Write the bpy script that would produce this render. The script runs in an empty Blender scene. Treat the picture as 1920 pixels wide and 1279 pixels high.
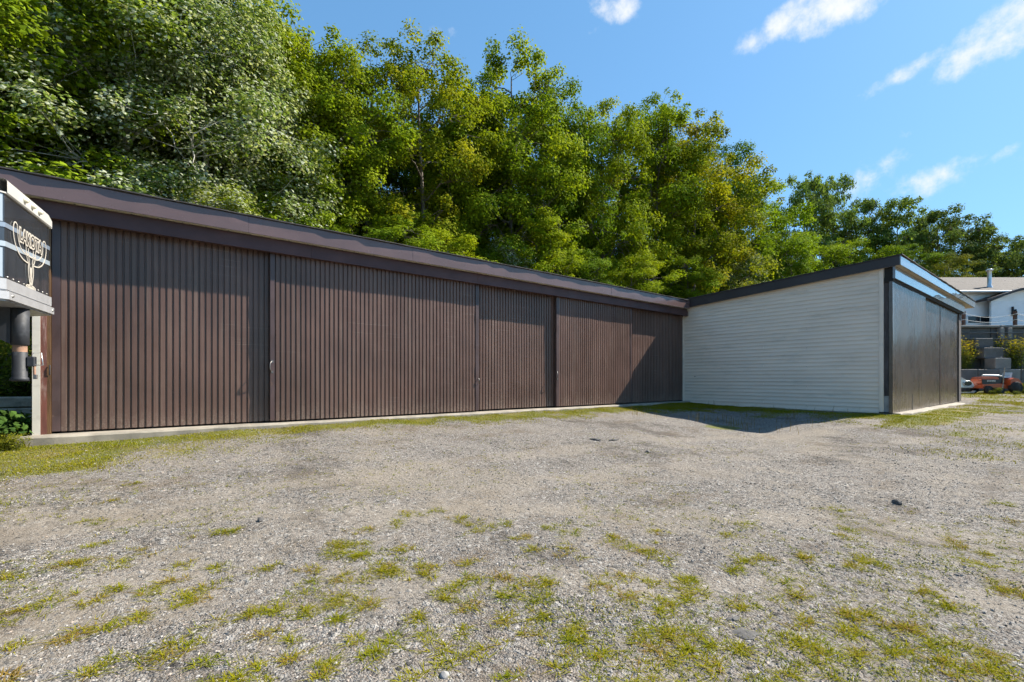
import bpy, math, random
import numpy as np
from mathutils import Vector, Matrix

sc = bpy.context.scene
R = math.radians
# ------------------------------------------------------------------ camera
CAM_H = 1.6
YAW = R(37.84)                      # camera looks this far to the right of +Y
cam = bpy.data.cameras.new('camera')
cam.sensor_width = 36.0
cam.lens = 36.0 * 853.0 / 1920.0
cam.shift_y = 71.5 / 1920.0
cam.clip_start = 0.05
cam.clip_end = 3000.0
cam_ob = bpy.data.objects.new('camera', cam)
cam_ob.location = (0, 0, CAM_H)
cam_ob.rotation_euler = (R(90), 0, -YAW)
sc.collection.objects.link(cam_ob)
sc.camera = cam_ob
CA, CB = math.cos(YAW), math.sin(YAW)
def c2w(X, Y):                      # metres right of / ahead of the photographer -> world
    return X*CA + Y*CB, -X*CB + Y*CA

# ------------------------------------------------------------------ exposure
sc.view_settings.view_transform = 'Standard'
sc.view_settings.look = 'None'
sc.view_settings.gamma = 1.0
sc.view_settings.use_curve_mapping = False
sc.view_settings.exposure = 1.25
sc.cycles.max_bounces = 4
sc.cycles.diffuse_bounces = 2
sc.cycles.glossy_bounces = 3
sc.cycles.transmission_bounces = 3
sc.cycles.transparent_max_bounces = 4
sc.cycles.use_denoising = True
sc.cycles.use_adaptive_sampling = True
sc.cycles.adaptive_threshold = 0.03

# ------------------------------------------------------------------ sun and sky
SUN_DIR = Vector((-5.08, 1.73, -4.98)).normalized()     # the way the light travels
sun = bpy.data.lights.new('sun', 'SUN')
sun.energy = 5.0
sun.angle = R(0.53)
sun.color = (1.0, 0.93, 0.82)
sun_ob = bpy.data.objects.new('sun', sun)
sun_ob.rotation_euler = SUN_DIR.to_track_quat('-Z', 'Y').to_euler()
sun_ob.location = (30, -20, 40)
sc.collection.objects.link(sun_ob)
world = bpy.data.worlds.new('World')
sc.world = world
world.use_nodes = True
wt = world.node_tree
wt.nodes.clear()
def wn(t, **k):
    n = wt.nodes.new(t)
    for a, v in k.items(): setattr(n, a, v)
    return n
sky = wn('ShaderNodeTexSky', sky_type='NISHITA', sun_disc=False)
sky.sun_elevation = math.asin(-SUN_DIR.z)
sky.sun_rotation = math.atan2(-SUN_DIR.x, -SUN_DIR.y)
sky.altitude = 200
sky.air_density = 1.0
sky.dust_density = 0.5
sky.ozone_density = 1.2
bg = wn('ShaderNodeBackground')
bg.inputs[1].default_value = 0.10
hsv = wn('ShaderNodeHueSaturation')
hsv.inputs['Saturation'].default_value = 1.12
wt.links.new(sky.outputs[0], hsv.inputs['Color'])
def wmul(sock, rgb):
    n = wn('ShaderNodeMix', data_type='RGBA', blend_type='MULTIPLY')
    n.inputs[0].default_value = 1.0; n.inputs[7].default_value = (*rgb, 1)
    wt.links.new(sock, n.inputs[6]); return n.outputs[2]
# the clear blue of this day: one even curve and colour balance over the whole sky
gam = wn('ShaderNodeGamma'); gam.inputs[1].default_value = 0.5
wt.links.new(wmul(hsv.outputs[0], (.184, .207, .224)), gam.inputs[0])
wt.links.new(wmul(gam.outputs[0], (.445*4.2, .722*4.2, .940*4.2)), bg.inputs[0])
tc = wn('ShaderNodeTexCoord')
nrm = wn('ShaderNodeVectorMath', operation='NORMALIZE')
wt.links.new(tc.outputs['Generated'], nrm.inputs[0])
def noise_node(scale, detail, rough):
    n = wn('ShaderNodeTexNoise')
    n.inputs['Scale'].default_value = scale
    n.inputs['Detail'].default_value = detail
    n.inputs['Roughness'].default_value = rough
    wt.links.new(nrm.outputs[0], n.inputs['Vector'])
    return n
cn1 = noise_node(17.0, 6.0, 0.62)
cn2 = noise_node(4.0, 2.0, 0.5)
def wmath(op, a, b=None, c=None):
    n = wn('ShaderNodeMath', operation=op)
    for i, v in enumerate((a, b, c)):
        if v is None: continue
        if isinstance(v, (int, float)): n.inputs[i].default_value = v
        else: wt.links.new(v, n.inputs[i])
    return n.outputs[0]
def sky_dir(px, py):                # a bearing and height in the sky
    u, v = (px-960)/853, (711-py)/853
    x, y = c2w(u, 1.0)
    d = Vector((x, y, v)); return d.normalized(), d.length
clouds = [(1560, 18, 95, 34, -5, 1.0), (1450, 52, 70, 26, -18, .9), (1625, 14, 34, 22, 0, .8), (1900, 40, 70, 46, -30, 1.05), (1815, 92, 60, 34, -30, 1.0), (1710, 130, 75, 20, -12, .95), (1148, 8, 55, 26, 15, .75),
          (1725, 345, 105, 34, -8, .62), (1620, 348, 75, 30, 5, .58), (1868, 296, 46, 13, -25, .45), (835, 58, 40, 12, 0, .5),
          (1105, 62, 36, 10, -20, .35), (1770, 318, 36, 12, -25, .4), (705, 4, 28, 8, 0, .45), (1400, 330, 60, 14, 0, .3)]
acc = None
for px, py, w, h, tilt, amp in clouds:      # each cloud: an ellipse on the sky, torn up by noise
    d, L = sky_dir(px, py)
    r0 = Vector((d.y, -d.x, 0)).normalized(); u0 = r0.cross(d)
    t = R(-tilt)
    r1 = r0*math.cos(t) + u0*math.sin(t); u1 = u0*math.cos(t) - r0*math.sin(t)
    def dot(v):
        n = wn('ShaderNodeVectorMath', operation='DOT_PRODUCT'); n.inputs[1].default_value = v
        wt.links.new(nrm.outputs[0], n.inputs[0]); return n.outputs['Value']
    p, q = dot(r1/(w/853/L)), dot(u1/(h/853/L))
    rr = wmath('MULTIPLY_ADD', p, p, wmath('MULTIPLY', q, q))
    f = wmath('SUBTRACT', amp*1.5, rr)
    acc = f if acc is None else wmath('MAXIMUM', acc, f)
gen = wmath('MULTIPLY', wmath('SUBTRACT', cn2.outputs[0], 0.66), 9.0)     # thin cloud elsewhere
acc = wmath('MAXIMUM', acc, wmath('MINIMUM', gen, 0.8))
acc = wmath('MAXIMUM', acc, -1.0)
nz = wmath('MULTIPLY', wmath('SUBTRACT', cn1.outputs[0], 0.52), 5.0)
ms = wn('ShaderNodeMapRange', interpolation_type='SMOOTHSTEP')
ms.inputs['From Min'].default_value = 0.1; ms.inputs['From Max'].default_value = 2.1
wt.links.new(wmath('ADD', acc, nz), ms.inputs['Value'])
cm = ms.outputs[0]
bg2 = wn('ShaderNodeBackground')
bg2.inputs[0].default_value = (0.93, 0.96, 1.0, 1)
bg2.inputs[1].default_value = 0.45
mixw = wn('ShaderNodeMixShader')
wt.links.new(cm, mixw.inputs[0]); wt.links.new(bg.outputs[0], mixw.inputs[1]); wt.links.new(bg2.outputs[0], mixw.inputs[2])
wo = wn('ShaderNodeOutputWorld'); wt.links.new(mixw.outputs[0], wo.inputs[0])

# ------------------------------------------------------------------ helpers
col = sc.collection
def link(name, me, parent=None):
    o = bpy.data.objects.new(name, me); col.objects.link(o)
    if parent is not None: o.parent = parent
    return o
def tag(o, label=None, cat=None, group=None, kind=None):
    if label: o['label'] = label
    if cat: o['category'] = cat
    if group: o['group'] = group
    if kind: o['kind'] = kind
    return o
def empty(name, loc=(0, 0, 0), rz=0.0, **k):
    o = bpy.data.objects.new(name, None); col.objects.link(o)
    o.location = loc; o.rotation_euler = (0, 0, rz); o.empty_display_size = .2
    return tag(o, **k)
class MB:
    def __init__(s): s.v = []; s.f = []; s.sm = []
    def add(s, vs, fs, smooth=False):
        n = len(s.v); s.v += [tuple(p) for p in vs]
        for f in fs: s.f.append(tuple(i+n for i in f)); s.sm.append(smooth)
        return s
    def box(s, x0, x1, y0, y1, z0, z1, bev=0.0):
        if bev <= 0:
            s.add([(x0,y0,z0),(x1,y0,z0),(x1,y1,z0),(x0,y1,z0),(x0,y0,z1),(x1,y0,z1),(x1,y1,z1),(x0,y1,z1)],
                  [(0,3,2,1),(4,5,6,7),(0,1,5,4),(1,2,6,5),(2,3,7,6),(3,0,4,7)])
        else:
            b = min(bev, (x1-x0)/2.1, (y1-y0)/2.1, (z1-z0)/2.1)
            vs = []; fs = []
            X, Y, Z = (x0, x1), (y0, y1), (z0, z1)
            idx = {}
            for i in (0, 1):
                for j in (0, 1):
                    for k in (0, 1):
                        sx, sy, sz = (1, -1)[i], (1, -1)[j], (1, -1)[k]
                        idx[i,j,k,0] = len(vs); vs.append((X[i], Y[j]+sy*b, Z[k]+sz*b))
                        idx[i,j,k,1] = len(vs); vs.append((X[i]+sx*b, Y[j], Z[k]+sz*b))
                        idx[i,j,k,2] = len(vs); vs.append((X[i]+sx*b, Y[j]+sy*b, Z[k]))
            def q(*a): fs.append(tuple(idx[t] for t in a))
            q((0,0,0,0),(0,0,1,0),(0,1,1,0),(0,1,0,0)); q((1,0,0,0),(1,1,0,0),(1,1,1,0),(1,0,1,0))
            q((0,0,0,1),(1,0,0,1),(1,0,1,1),(0,0,1,1)); q((0,1,0,1),(0,1,1,1),(1,1,1,1),(1,1,0,1))
            q((0,0,0,2),(0,1,0,2),(1,1,0,2),(1,0,0,2)); q((0,0,1,2),(1,0,1,2),(1,1,1,2),(0,1,1,2))
            for i in (0, 1):
                for j in (0, 1): q((i,j,0,0),(i,j,1,0),(i,j,1,1),(i,j,0,1))
                for k in (0, 1): q((i,0,k,0),(i,1,k,0),(i,1,k,2),(i,0,k,2))
            for j in (0, 1):
                for k in (0, 1): q((0,j,k,1),(1,j,k,1),(1,j,k,2),(0,j,k,2))
            for i in (0, 1):
                for j in (0, 1):
                    for k in (0, 1): q((i,j,k,0),(i,j,k,1),(i,j,k,2))
            s.add(vs, fs)
        return s
    def prism(s, pts, a0, a1, axis='y'):      # a 2-D outline pushed along an axis
        n = len(pts)
        def P(p, a):
            if axis == 'y': return (p[0], a, p[1])
            if axis == 'x': return (a, p[0], p[1])
            return (p[0], p[1], a)
        vs = [P(p, a0) for p in pts] + [P(p, a1) for p in pts]
        fs = [tuple(range(n))[::-1], tuple(range(n, 2*n))]
        fs += [(i, (i+1) % n, n+(i+1) % n, n+i) for i in range(n)]
        return s.add(vs, fs)
    def tube(s, pts, rad, n=8, cap=True):
        pts = [Vector(p) for p in pts]
        if not isinstance(rad, (list, tuple)): rad = [rad]*len(pts)
        vs = []; fs = []; up = None
        for i, p in enumerate(pts):
            d = (pts[min(i+1, len(pts)-1)] - pts[max(i-1, 0)]).normalized()
            if up is None or abs(up.dot(d)) > .95:
                up = Vector((0, 0, 1)) if abs(d.z) < .9 else Vector((1, 0, 0))
            a = d.cross(up).normalized(); bb = a.cross(d).normalized(); up = bb
            for k in range(n):
                t = 2*math.pi*k/n
                vs.append(p + (a*math.cos(t) + bb*math.sin(t))*rad[i])
        m = len(pts)
        for i in range(m-1):
            for k in range(n):
                fs.append((i*n+k, i*n+(k+1) % n, (i+1)*n+(k+1) % n, (i+1)*n+k))
        s.add(vs, fs, True)
        if cap:
            s.add([vs[k] for k in range(n)], [tuple(range(n))[::-1]]); s.add([vs[(m-1)*n+k] for k in range(n)], [tuple(range(n))])
        return s
    def lathe(s, prof, c=(0, 0, 0), n=20):    # profile of (radius, z)
        vs = []; fs = []
        for r, z in prof:
            for k in range(n):
                t = 2*math.pi*k/n; vs.append((c[0]+r*math.cos(t), c[1]+r*math.sin(t), c[2]+z))
        for i in range(len(prof)-1):
            for k in range(n): fs.append((i*n+k, i*n+(k+1) % n, (i+1)*n+(k+1) % n, (i+1)*n+k))
        return s.add(vs, fs, True)
    def mesh(s, name, mat):
        me = bpy.data.meshes.new(name); me.from_pydata(s.v, [], s.f)
        me.polygons.foreach_set('use_smooth', s.sm)
        me.materials.append(mat); me.update()
        return me
    def build(s, name, mat, parent=None): return link(name, s.mesh(name, mat), parent)
def bx(name, mat, parent, x0, x1, y0, y1, z0, z1, bev=0.0):
    return MB().box(x0, x1, y0, y1, z0, z1, bev).build(name, mat, parent)
def raw_mesh(name, V, F, mat, smooth=False):  # many equal-sized faces at once
    V = np.asarray(V, np.float32); F = np.asarray(F, np.int32)
    me = bpy.data.meshes.new(name)
    me.vertices.add(len(V)); me.vertices.foreach_set('co', V.ravel())
    n, k = F.shape
    me.loops.add(n*k); me.loops.foreach_set('vertex_index', F.ravel())
    me.polygons.add(n); me.polygons.foreach_set('loop_start', np.arange(0, n*k, k, dtype=np.int32))
    me.polygons.foreach_set('use_smooth', np.full(n, smooth))
    me.materials.append(mat); me.update(calc_edges=True); me.validate()
    return me
def face_attr(me, name, vals):
    a = me.attributes.new(name, 'FLOAT', 'FACE'); a.data.foreach_set('value', np.asarray(vals, np.float32))
def vnoise(x, y, seed=0):
    x = np.asarray(x, float); y = np.asarray(y, float)
    xi = np.floor(x).astype(np.int64); yi = np.floor(y).astype(np.int64)
    fx = x-xi; fy = y-yi; fx = fx*fx*(3-2*fx); fy = fy*fy*(3-2*fy)
    def h(a, b):
        n = (a*374761393 + b*668265263 + seed*974711) & 0x7fffffff
        n = ((n ^ (n >> 13))*1274126177) & 0x7fffffff
        return ((n ^ (n >> 16)) & 0xffff)/65535.0
    return (h(xi, yi)*(1-fx)+h(xi+1, yi)*fx)*(1-fy)+(h(xi, yi+1)*(1-fx)+h(xi+1, yi+1)*fx)*fy

# ------------------------------------------------------------------ materials
def mat_new(name):
    m = bpy.data.materials.new(name); m.use_nodes = True
    nt = m.node_tree; b = nt.nodes['Principled BSDF']
    return m, nt, b
class NT:
    def __init__(s, nt): s.nt = nt
    def n(s, t, ins=None, **k):
        x = s.nt.nodes.new(t)
        for a, v in k.items(): setattr(x, a, v)
        for a, v in (ins or {}).items():
            if hasattr(v, 'is_output'): s.nt.links.new(v, x.inputs[a])
            else: x.inputs[a].default_value = v
        return x
    def m(s, op, a, b=None, c=None):
        x = s.nt.nodes.new('ShaderNodeMath'); x.operation = op
        for i, v in enumerate((a, b, c)):
            if v is None: continue
            if isinstance(v, (int, float)): x.inputs[i].default_value = v
            else: s.nt.links.new(v, x.inputs[i])
        return x.outputs[0]
    def mix(s, f, a, b, blend='MIX'):
        x = s.nt.nodes.new('ShaderNodeMix'); x.data_type = 'RGBA'; x.blend_type = blend
        for i, v in ((0, f), (6, a), (7, b)):
            if hasattr(v, 'is_output'): s.nt.links.new(v, x.inputs[i])
            else: x.inputs[i].default_value = v if i == 0 else ((*v, 1) if len(v) == 3 else v)
        return x.outputs[2]
    def noise(s, vec, scale, detail=4, rough=.55, dist=0):
        x = s.n('ShaderNodeTexNoise', {'Scale': scale, 'Detail': detail, 'Roughness': rough, 'Distortion': dist})
        if vec is not None: s.nt.links.new(vec, x.inputs['Vector'])
        return x.outputs[0]
    def ramp(s, f, lo, hi):
        x = s.n('ShaderNodeMapRange', {'Value': f, 'From Min': lo, 'From Max': hi}, interpolation_type='SMOOTHSTEP'); return x.outputs[0]
    def bump(s, h, dist, strength=1.0, normal=None):
        x = s.n('ShaderNodeBump', {'Height': h, 'Distance': dist, 'Strength': strength})
        if normal is not None: s.nt.links.new(normal, x.inputs['Normal'])
        return x.outputs[0]
    def pos(s): return s.n('ShaderNodeNewGeometry').outputs['Position']
    def scaled(s, vec, sx, sy, sz):
        x = s.n('ShaderNodeVectorMath', operation='MULTIPLY'); s.nt.links.new(vec, x.inputs[0]); x.inputs[1].default_value = (sx, sy, sz); return x.outputs[0]
def surf(name, c, rough=.6, var=.15, scale=3.0, metal=0.0, bump=0.0, bscale=40, dirt=None, dirt_amt=.5, stretch=(1, 1, 1), coat=0.0, spec=.5):
    """a plain painted or natural surface with uneven colour, grime and fine relief"""
    m, nt, b = mat_new(name); t = NT(nt)
    p = t.scaled(t.pos(), *stretch)
    n1 = t.noise(p, scale, 6, .6); n2 = t.noise(p, scale*7.3, 5, .65)
    lo = tuple(x*(1-var) for x in c); hi = tuple(min(x*(1+var), 1) for x in c)
    cc = t.mix(t.ramp(n1, .3, .7), lo, hi)
    cc = t.mix(t.m('MULTIPLY', t.ramp(n2, .45, .75), var), cc, tuple(x*.6 for x in c))
    if dirt: cc = t.mix(t.m('MULTIPLY', t.ramp(t.noise(p, scale*1.9, 7, .7), .5, .72), dirt_amt), cc, dirt)
    nt.links.new(cc, b.inputs['Base Color'])
    rr = t.m('ADD', t.m('MULTIPLY', t.m('SUBTRACT', n2, .5), .25*rough+.05), rough); nt.links.new(rr, b.inputs['Roughness'])
    b.inputs['Metallic'].default_value = metal; b.inputs['Coat Weight'].default_value = coat; b.inputs['Specular IOR Level'].default_value = spec
    if bump: nt.links.new(t.bump(t.noise(p, bscale, 5, .6), bump), b.inputs['Normal'])
    return m

def metal_sheet(name, c, dust=(.30, .24, .19), rough=.33, coat=0.0):
    """factory-painted ribbed steel: even paint, chalky dust towards no place in particular, long scuffs along the sheet, drips down it"""
    m, nt, b = mat_new(name); t = NT(nt); P = t.pos()
    n1 = t.noise(P, .9, 5, .6)
    drip = t.noise(t.scaled(P, 14, 14, .5), 1.0, 5, .6)
    scuff = t.noise(t.scaled(P, .7, .7, 60), 1.0, 3, .6)
    spk = t.noise(P, 55, 2, .5)
    cc = t.mix(t.ramp(n1, .3, .7), tuple(x*.86 for x in c), tuple(x*1.14 for x in c))
    cc = t.mix(t.m('MULTIPLY', t.ramp(drip, .45, .8), .22), cc, dust)
    area = t.ramp(t.noise(P, .55, 3, .5), .5, .62)
    cc = t.mix(t.m('MULTIPLY', t.m('MULTIPLY', t.ramp(scuff, .62, .72), area), .35), cc, (.42, .36, .31))
    cc = t.mix(t.m('MULTIPLY', t.ramp(spk, .80, .83), .5), cc, (.5, .46, .42))
    sep = t.n('ShaderNodeSeparateXYZ', {0: P})
    sheet = t.n('ShaderNodeTexWhiteNoise', {'W': t.m('FLOOR', t.m('DIVIDE', t.m('ADD', sep.outputs[0], 2.0), .914))}, noise_dimensions='1D').outputs['Value']
    cc = t.mix(1.0, cc, t.n('ShaderNodeCombineColor', {i: t.m('ADD', t.m('MULTIPLY', sheet, .22), .89) for i in range(3)}).outputs[0], 'MULTIPLY')
    mud = t.m('MULTIPLY', t.ramp(t.m('ADD', sep.outputs[2], t.m('MULTIPLY', t.noise(t.scaled(P, 5, 5, 1.6), 1.0, 6, .7), 1.1)), 1.75, 1.15), t.ramp(t.noise(P, 30, 4, .7), .35, .7))
    cc = t.mix(t.m('MULTIPLY', mud, .55), cc, dust)
    nt.links.new(cc, b.inputs['Base Color'])
    nt.links.new(t.m('ADD', t.m('MULTIPLY', n1, .16), t.m('ADD', t.m('MULTIPLY', drip, .12), rough-.14)), b.inputs['Roughness'])
    b.inputs['Specular IOR Level'].default_value = .4 if coat == 0 else .5
    b.inputs['Coat Weight'].default_value = coat; b.inputs['Coat Roughness'].default_value = .14
    bm = t.bump(t.noise(P, 2.3, 3, .5), .006)
    nt.links.new(t.bump(drip, .0012, 1.0, bm), b.inputs['Normal'])
    return m
M = {}
M['door'] = metal_sheet('brown_ribbed_steel', (.118, .069, .054))
M['door_dark'] = metal_sheet('dark_brown_ribbed_steel', (.105, .074, .054), rough=.28, coat=.25)
M['trim'] = surf('brown_bent_steel', (.075, .046, .043), .34, .18, 1.2, bump=.004, bscale=2.2)
M['fascia'] = surf('brown_aluminium_fascia', (.125, .080, .076), .26, .12, .8, coat=.25, bump=.004, bscale=1.7)
M['fascia_sheen'] = surf('brown_aluminium_painted_sheen', (.16, .14, .135), .2, .12, .8, bump=.004, bscale=1.7, coat=1.0)  # paler base paints the sky's sheen on the side shed front
M['fascia_dark'] = surf('dark_and_shaded_fascia', (.035, .026, .026), .5, .2, 1.5)  # wall-side fascia's shade is in this colour; house wing roof shares it
M['header_dark'] = surf('plum_brown_header', (.082, .044, .044), .42, .2, 1.1, spec=.25, bump=.004, bscale=2.0)
M['soffit'] = surf('beige_vinyl_soffit', (.50, .43, .33), .6, .12, 2.0, dirt=(.2, .16, .11), dirt_amt=.4)
M['beige'] = surf('cream_corner_trim', (.60, .56, .48), .55, .08, 2.0, dirt=(.3, .26, .2), dirt_amt=.35)
M['siding'] = surf('off_white_vinyl_siding', (.76, .62, .50), .45, .05, 1.1, dirt=(.40, .35, .28), dirt_amt=.42, stretch=(1, .35, 1.6))
M['siding_trim'] = surf('white_vinyl_trim', (.77, .64, .525), .45, .05, 1.5, dirt=(.4, .37, .32), dirt_amt=.35)
M['old_board'] = surf('weathered_dark_board', (.055, .044, .042), .8, .35, 3, bump=.003, bscale=30, dirt=(.22, .2, .2), dirt_amt=.5, stretch=(3, 3, .4))
M['grey_board'] = surf('grey_weathered_board', (.30, .28, .27), .8, .2, 4, dirt=(.12, .11, .1))
M['red_wood'] = surf('red_brown_stained_post', (.15, .05, .035), .6, .3, 3, dirt=(.45, .35, .3), dirt_amt=.5, stretch=(3, 3, .4))
M['jamb_wood'] = surf('brown_stained_jamb', (.12, .062, .025), .55, .35, 3, stretch=(3, 3, .5), bump=.003, bscale=25)
M['dark'] = surf('dark_lumber_and_gap_shade', (.02, .017, .015), .9, .2)  # near-black for hidden wood and for shade painted in door gaps
M['shingle'] = surf('asphalt_shingle', (.055, .05, .05), .9, .3, 5, bump=.004, bscale=60)
M['shingle_brown'] = surf('brown_shingle', (.058, .047, .042), .9, .22, 2, bump=.006, bscale=25, stretch=(1, 1, 3))
M['concrete'] = surf('slab_concrete', (.27, .24, .195), .85, .25, 2.5, bump=.003, bscale=45, dirt=(.24, .2, .15), dirt_amt=.6)
M['block'] = surf('precast_concrete_block', (.115, .109, .104), .9, .25, 2.0, bump=.006, bscale=12, dirt=(.09, .085, .08), dirt_amt=.7)
M['block_light'] = surf('clean_concrete_block', (.20, .19, .178), .9, .15, 2.0, bump=.006, bscale=12, dirt=(.16, .15, .14), dirt_amt=.5)
M['galv'] = surf('galvanised_steel', (.62, .62, .62), .38, .12, 4, metal=.85)
M['steel_bare'] = surf('zinc_wire', (.20, .19, .18), .4, .15, 8, metal=.8)
M['rust'] = surf('rusty_steel', (.30, .17, .11), .8, .35, 9, dirt=(.4, .3, .24))
M['house_white'] = surf('white_house_siding', (.80, .80, .80), .55, .04, .8, dirt=(.62, .60, .57), dirt_amt=.3)
M['house_trim'] = surf('white_eave_trim', (.82, .81, .79), .5, .05, 1.0)
M['post_brown'] = surf('rusty_brown_post', (.10, .05, .035), .75, .3, 3)
M['rope'] = surf('white_rope', (.62, .60, .57), .8, .15, 20)
M['timber'] = surf('grey_landscape_timber', (.30, .26, .20), .85, .3, 3, bump=.006, bscale=20, dirt=(.08, .08, .05), dirt_amt=.6)
M['orange'] = surf('orange_enamel', (.42, .07, .02), .4, .12, 4, coat=.3, dirt=(.3, .1, .05), dirt_amt=.4)
M['black_plastic'] = surf('black_plastic', (.015, .016, .018), .45, .3, 4)
M['black_paint'] = surf('black_steel_paint', (.018, .020, .025), .62, .35, 5, dirt=(.12, .13, .15), dirt_amt=.25)
M['rubber'] = surf('tyre_rubber', (.02, .02, .02), .85, .2, 8)
M['grey_blue'] = surf('blue_grey_sheet', (.42, .50, .56), .4, .1, 3)
M['white_paint'] = surf('white_paint', (.42, .405, .375), .35, .05, 3)
M['glass_dark'] = surf('dark_window_glass', (.02, .025, .03), .06, .1, 1)
M['gloss_black'] = surf('gloss_black_trailer_skin', (.030, .033, .038), .09, .2, 2, coat=1.0, bump=.0016, bscale=5)
M['gloss_pale'] = surf('pale_skin_and_sky_sheen', (.30, .345, .39), .10, .05, 2, coat=.6)  # blue-white tone carries sky reflection for the nose cheek; stripes share it
M['gloss_blue'] = surf('blue_grey_stripe', (.18, .22, .28), .10, .08, 2, coat=.6)
M['trailer_rail'] = surf('polished_aluminium_rail', (.36, .36, .37), .40, .12, 5, metal=.35, dirt=(.4, .4, .4))
M['lens'] = surf('clear_marker_lens', (.72, .66, .50), .12, .1, 20, coat=.5)
M['decal'] = surf('cream_decal', (.44, .40, .345), .4, .03, 4)
M['decal_dark'] = surf('black_decal', (.012, .012, .014), .2, .1, 4)
M['rock'] = surf('grey_field_stone', (.26, .25, .24), .85, .25, 14, bump=.004, bscale=60)
M['rock_dark'] = surf('dark_broken_asphalt', (.085, .08, .076), .9, .35, 25, bump=.004, bscale=70)
M['bark'] = surf('grey_brown_bark', (.14, .115, .095), .9, .3, 3, bump=.01, bscale=14, stretch=(2, 2, .5))
M['birch'] = surf('pale_birch_bark', (.50, .47, .42), .8, .2, 2.5, dirt=(.10, .09, .08), dirt_amt=.7, stretch=(1, 1, 2.5))

def leaf_mat(name, gloss=.35, trans=.32, pale=0.0):
    """two-sided leaf; the tree's own colour comes from the object, each spray and leaf varies a little"""
    m = bpy.data.materials.new(name); m.use_nodes = True; nt = m.node_tree; nt.nodes.clear(); t = NT(nt)
    oi = t.n('ShaderNodeObjectInfo'); at = t.n('ShaderNodeAttribute', attribute_name='tint'); al = t.n('ShaderNodeAttribute', attribute_name='leaf')
    base = oi.outputs['Color']
    v = t.m('ADD', t.m('MULTIPLY', at.outputs['Fac'], .7), .6)
    v = t.m('MULTIPLY', v, t.m('ADD', t.m('MULTIPLY', al.outputs['Fac'], .7), .65))
    vv = t.n('ShaderNodeCombineColor', {0: v, 1: v, 2: v})
    c = t.mix(1.0, base, vv.outputs[0], 'MULTIPLY')
    yel = t.m('MULTIPLY', t.ramp(at.outputs['Fac'], .45, .95), oi.outputs['Alpha'])
    c = t.mix(yel, c, t.mix(al.outputs['Fac'], (.30, .265, .010), (.36, .25, .012)))
    if pale: c = t.mix(t.m('MULTIPLY', t.ramp(t.m('ADD', t.m('MULTIPLY', al.outputs['Fac'], .65), t.m('MULTIPLY', at.outputs['Fac'], .35)), .50, .60), pale), c, (.42, .45, .33))
    d = t.n('ShaderNodeBsdfDiffuse', {'Color': c})
    tr = t.n('ShaderNodeBsdfTranslucent', {'Color': t.mix(1.0, c, (1.25, 1.25, .55), 'MULTIPLY')})
    mx = t.n('ShaderNodeMixShader', {0: trans, 1: d.outputs[0], 2: tr.outputs[0]})
    g = t.n('ShaderNodeBsdfGlossy', {'Color': (.9, .95, 1, 1), 'Roughness': .58})
    fr = t.n('ShaderNodeFresnel', {'IOR': 1.4})
    mx2 = t.n('ShaderNodeMixShader', {0: t.m('MULTIPLY', fr.outputs[0], gloss), 1: mx.outputs[0], 2: g.outputs[0]})
    o = t.n('ShaderNodeOutputMaterial'); nt.links.new(mx2.outputs[0], o.inputs[0])
    return m
M['leaf'] = leaf_mat('broad_leaf', .04, .38)
M['leaf_silver'] = leaf_mat('silvery_leaf', .05, .36, .95)

def blade_mat(name, ca, cb, cc):
    m = bpy.data.materials.new(name); m.use_nodes = True; nt = m.node_tree; nt.nodes.clear(); t = NT(nt)
    at = t.n('ShaderNodeAttribute', attribute_name='tint')
    c = t.mix(t.ramp(at.outputs['Fac'], .0, .6), ca, cb); c = t.mix(t.ramp(at.outputs['Fac'], .72, .95), c, cc)
    d = t.n('ShaderNodeBsdfDiffuse', {'Color': c}); tr = t.n('ShaderNodeBsdfTranslucent', {'Color': c})
    mx = t.n('ShaderNodeMixShader', {0: .3, 1: d.outputs[0], 2: tr.outputs[0]})
    o = t.n('ShaderNodeOutputMaterial'); nt.links.new(mx.outputs[0], o.inputs[0]); return m
M['blade'] = blade_mat('grass_blade', (.13, .165, .010), (.24, .222, .012), (.24, .16, .04))

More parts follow.
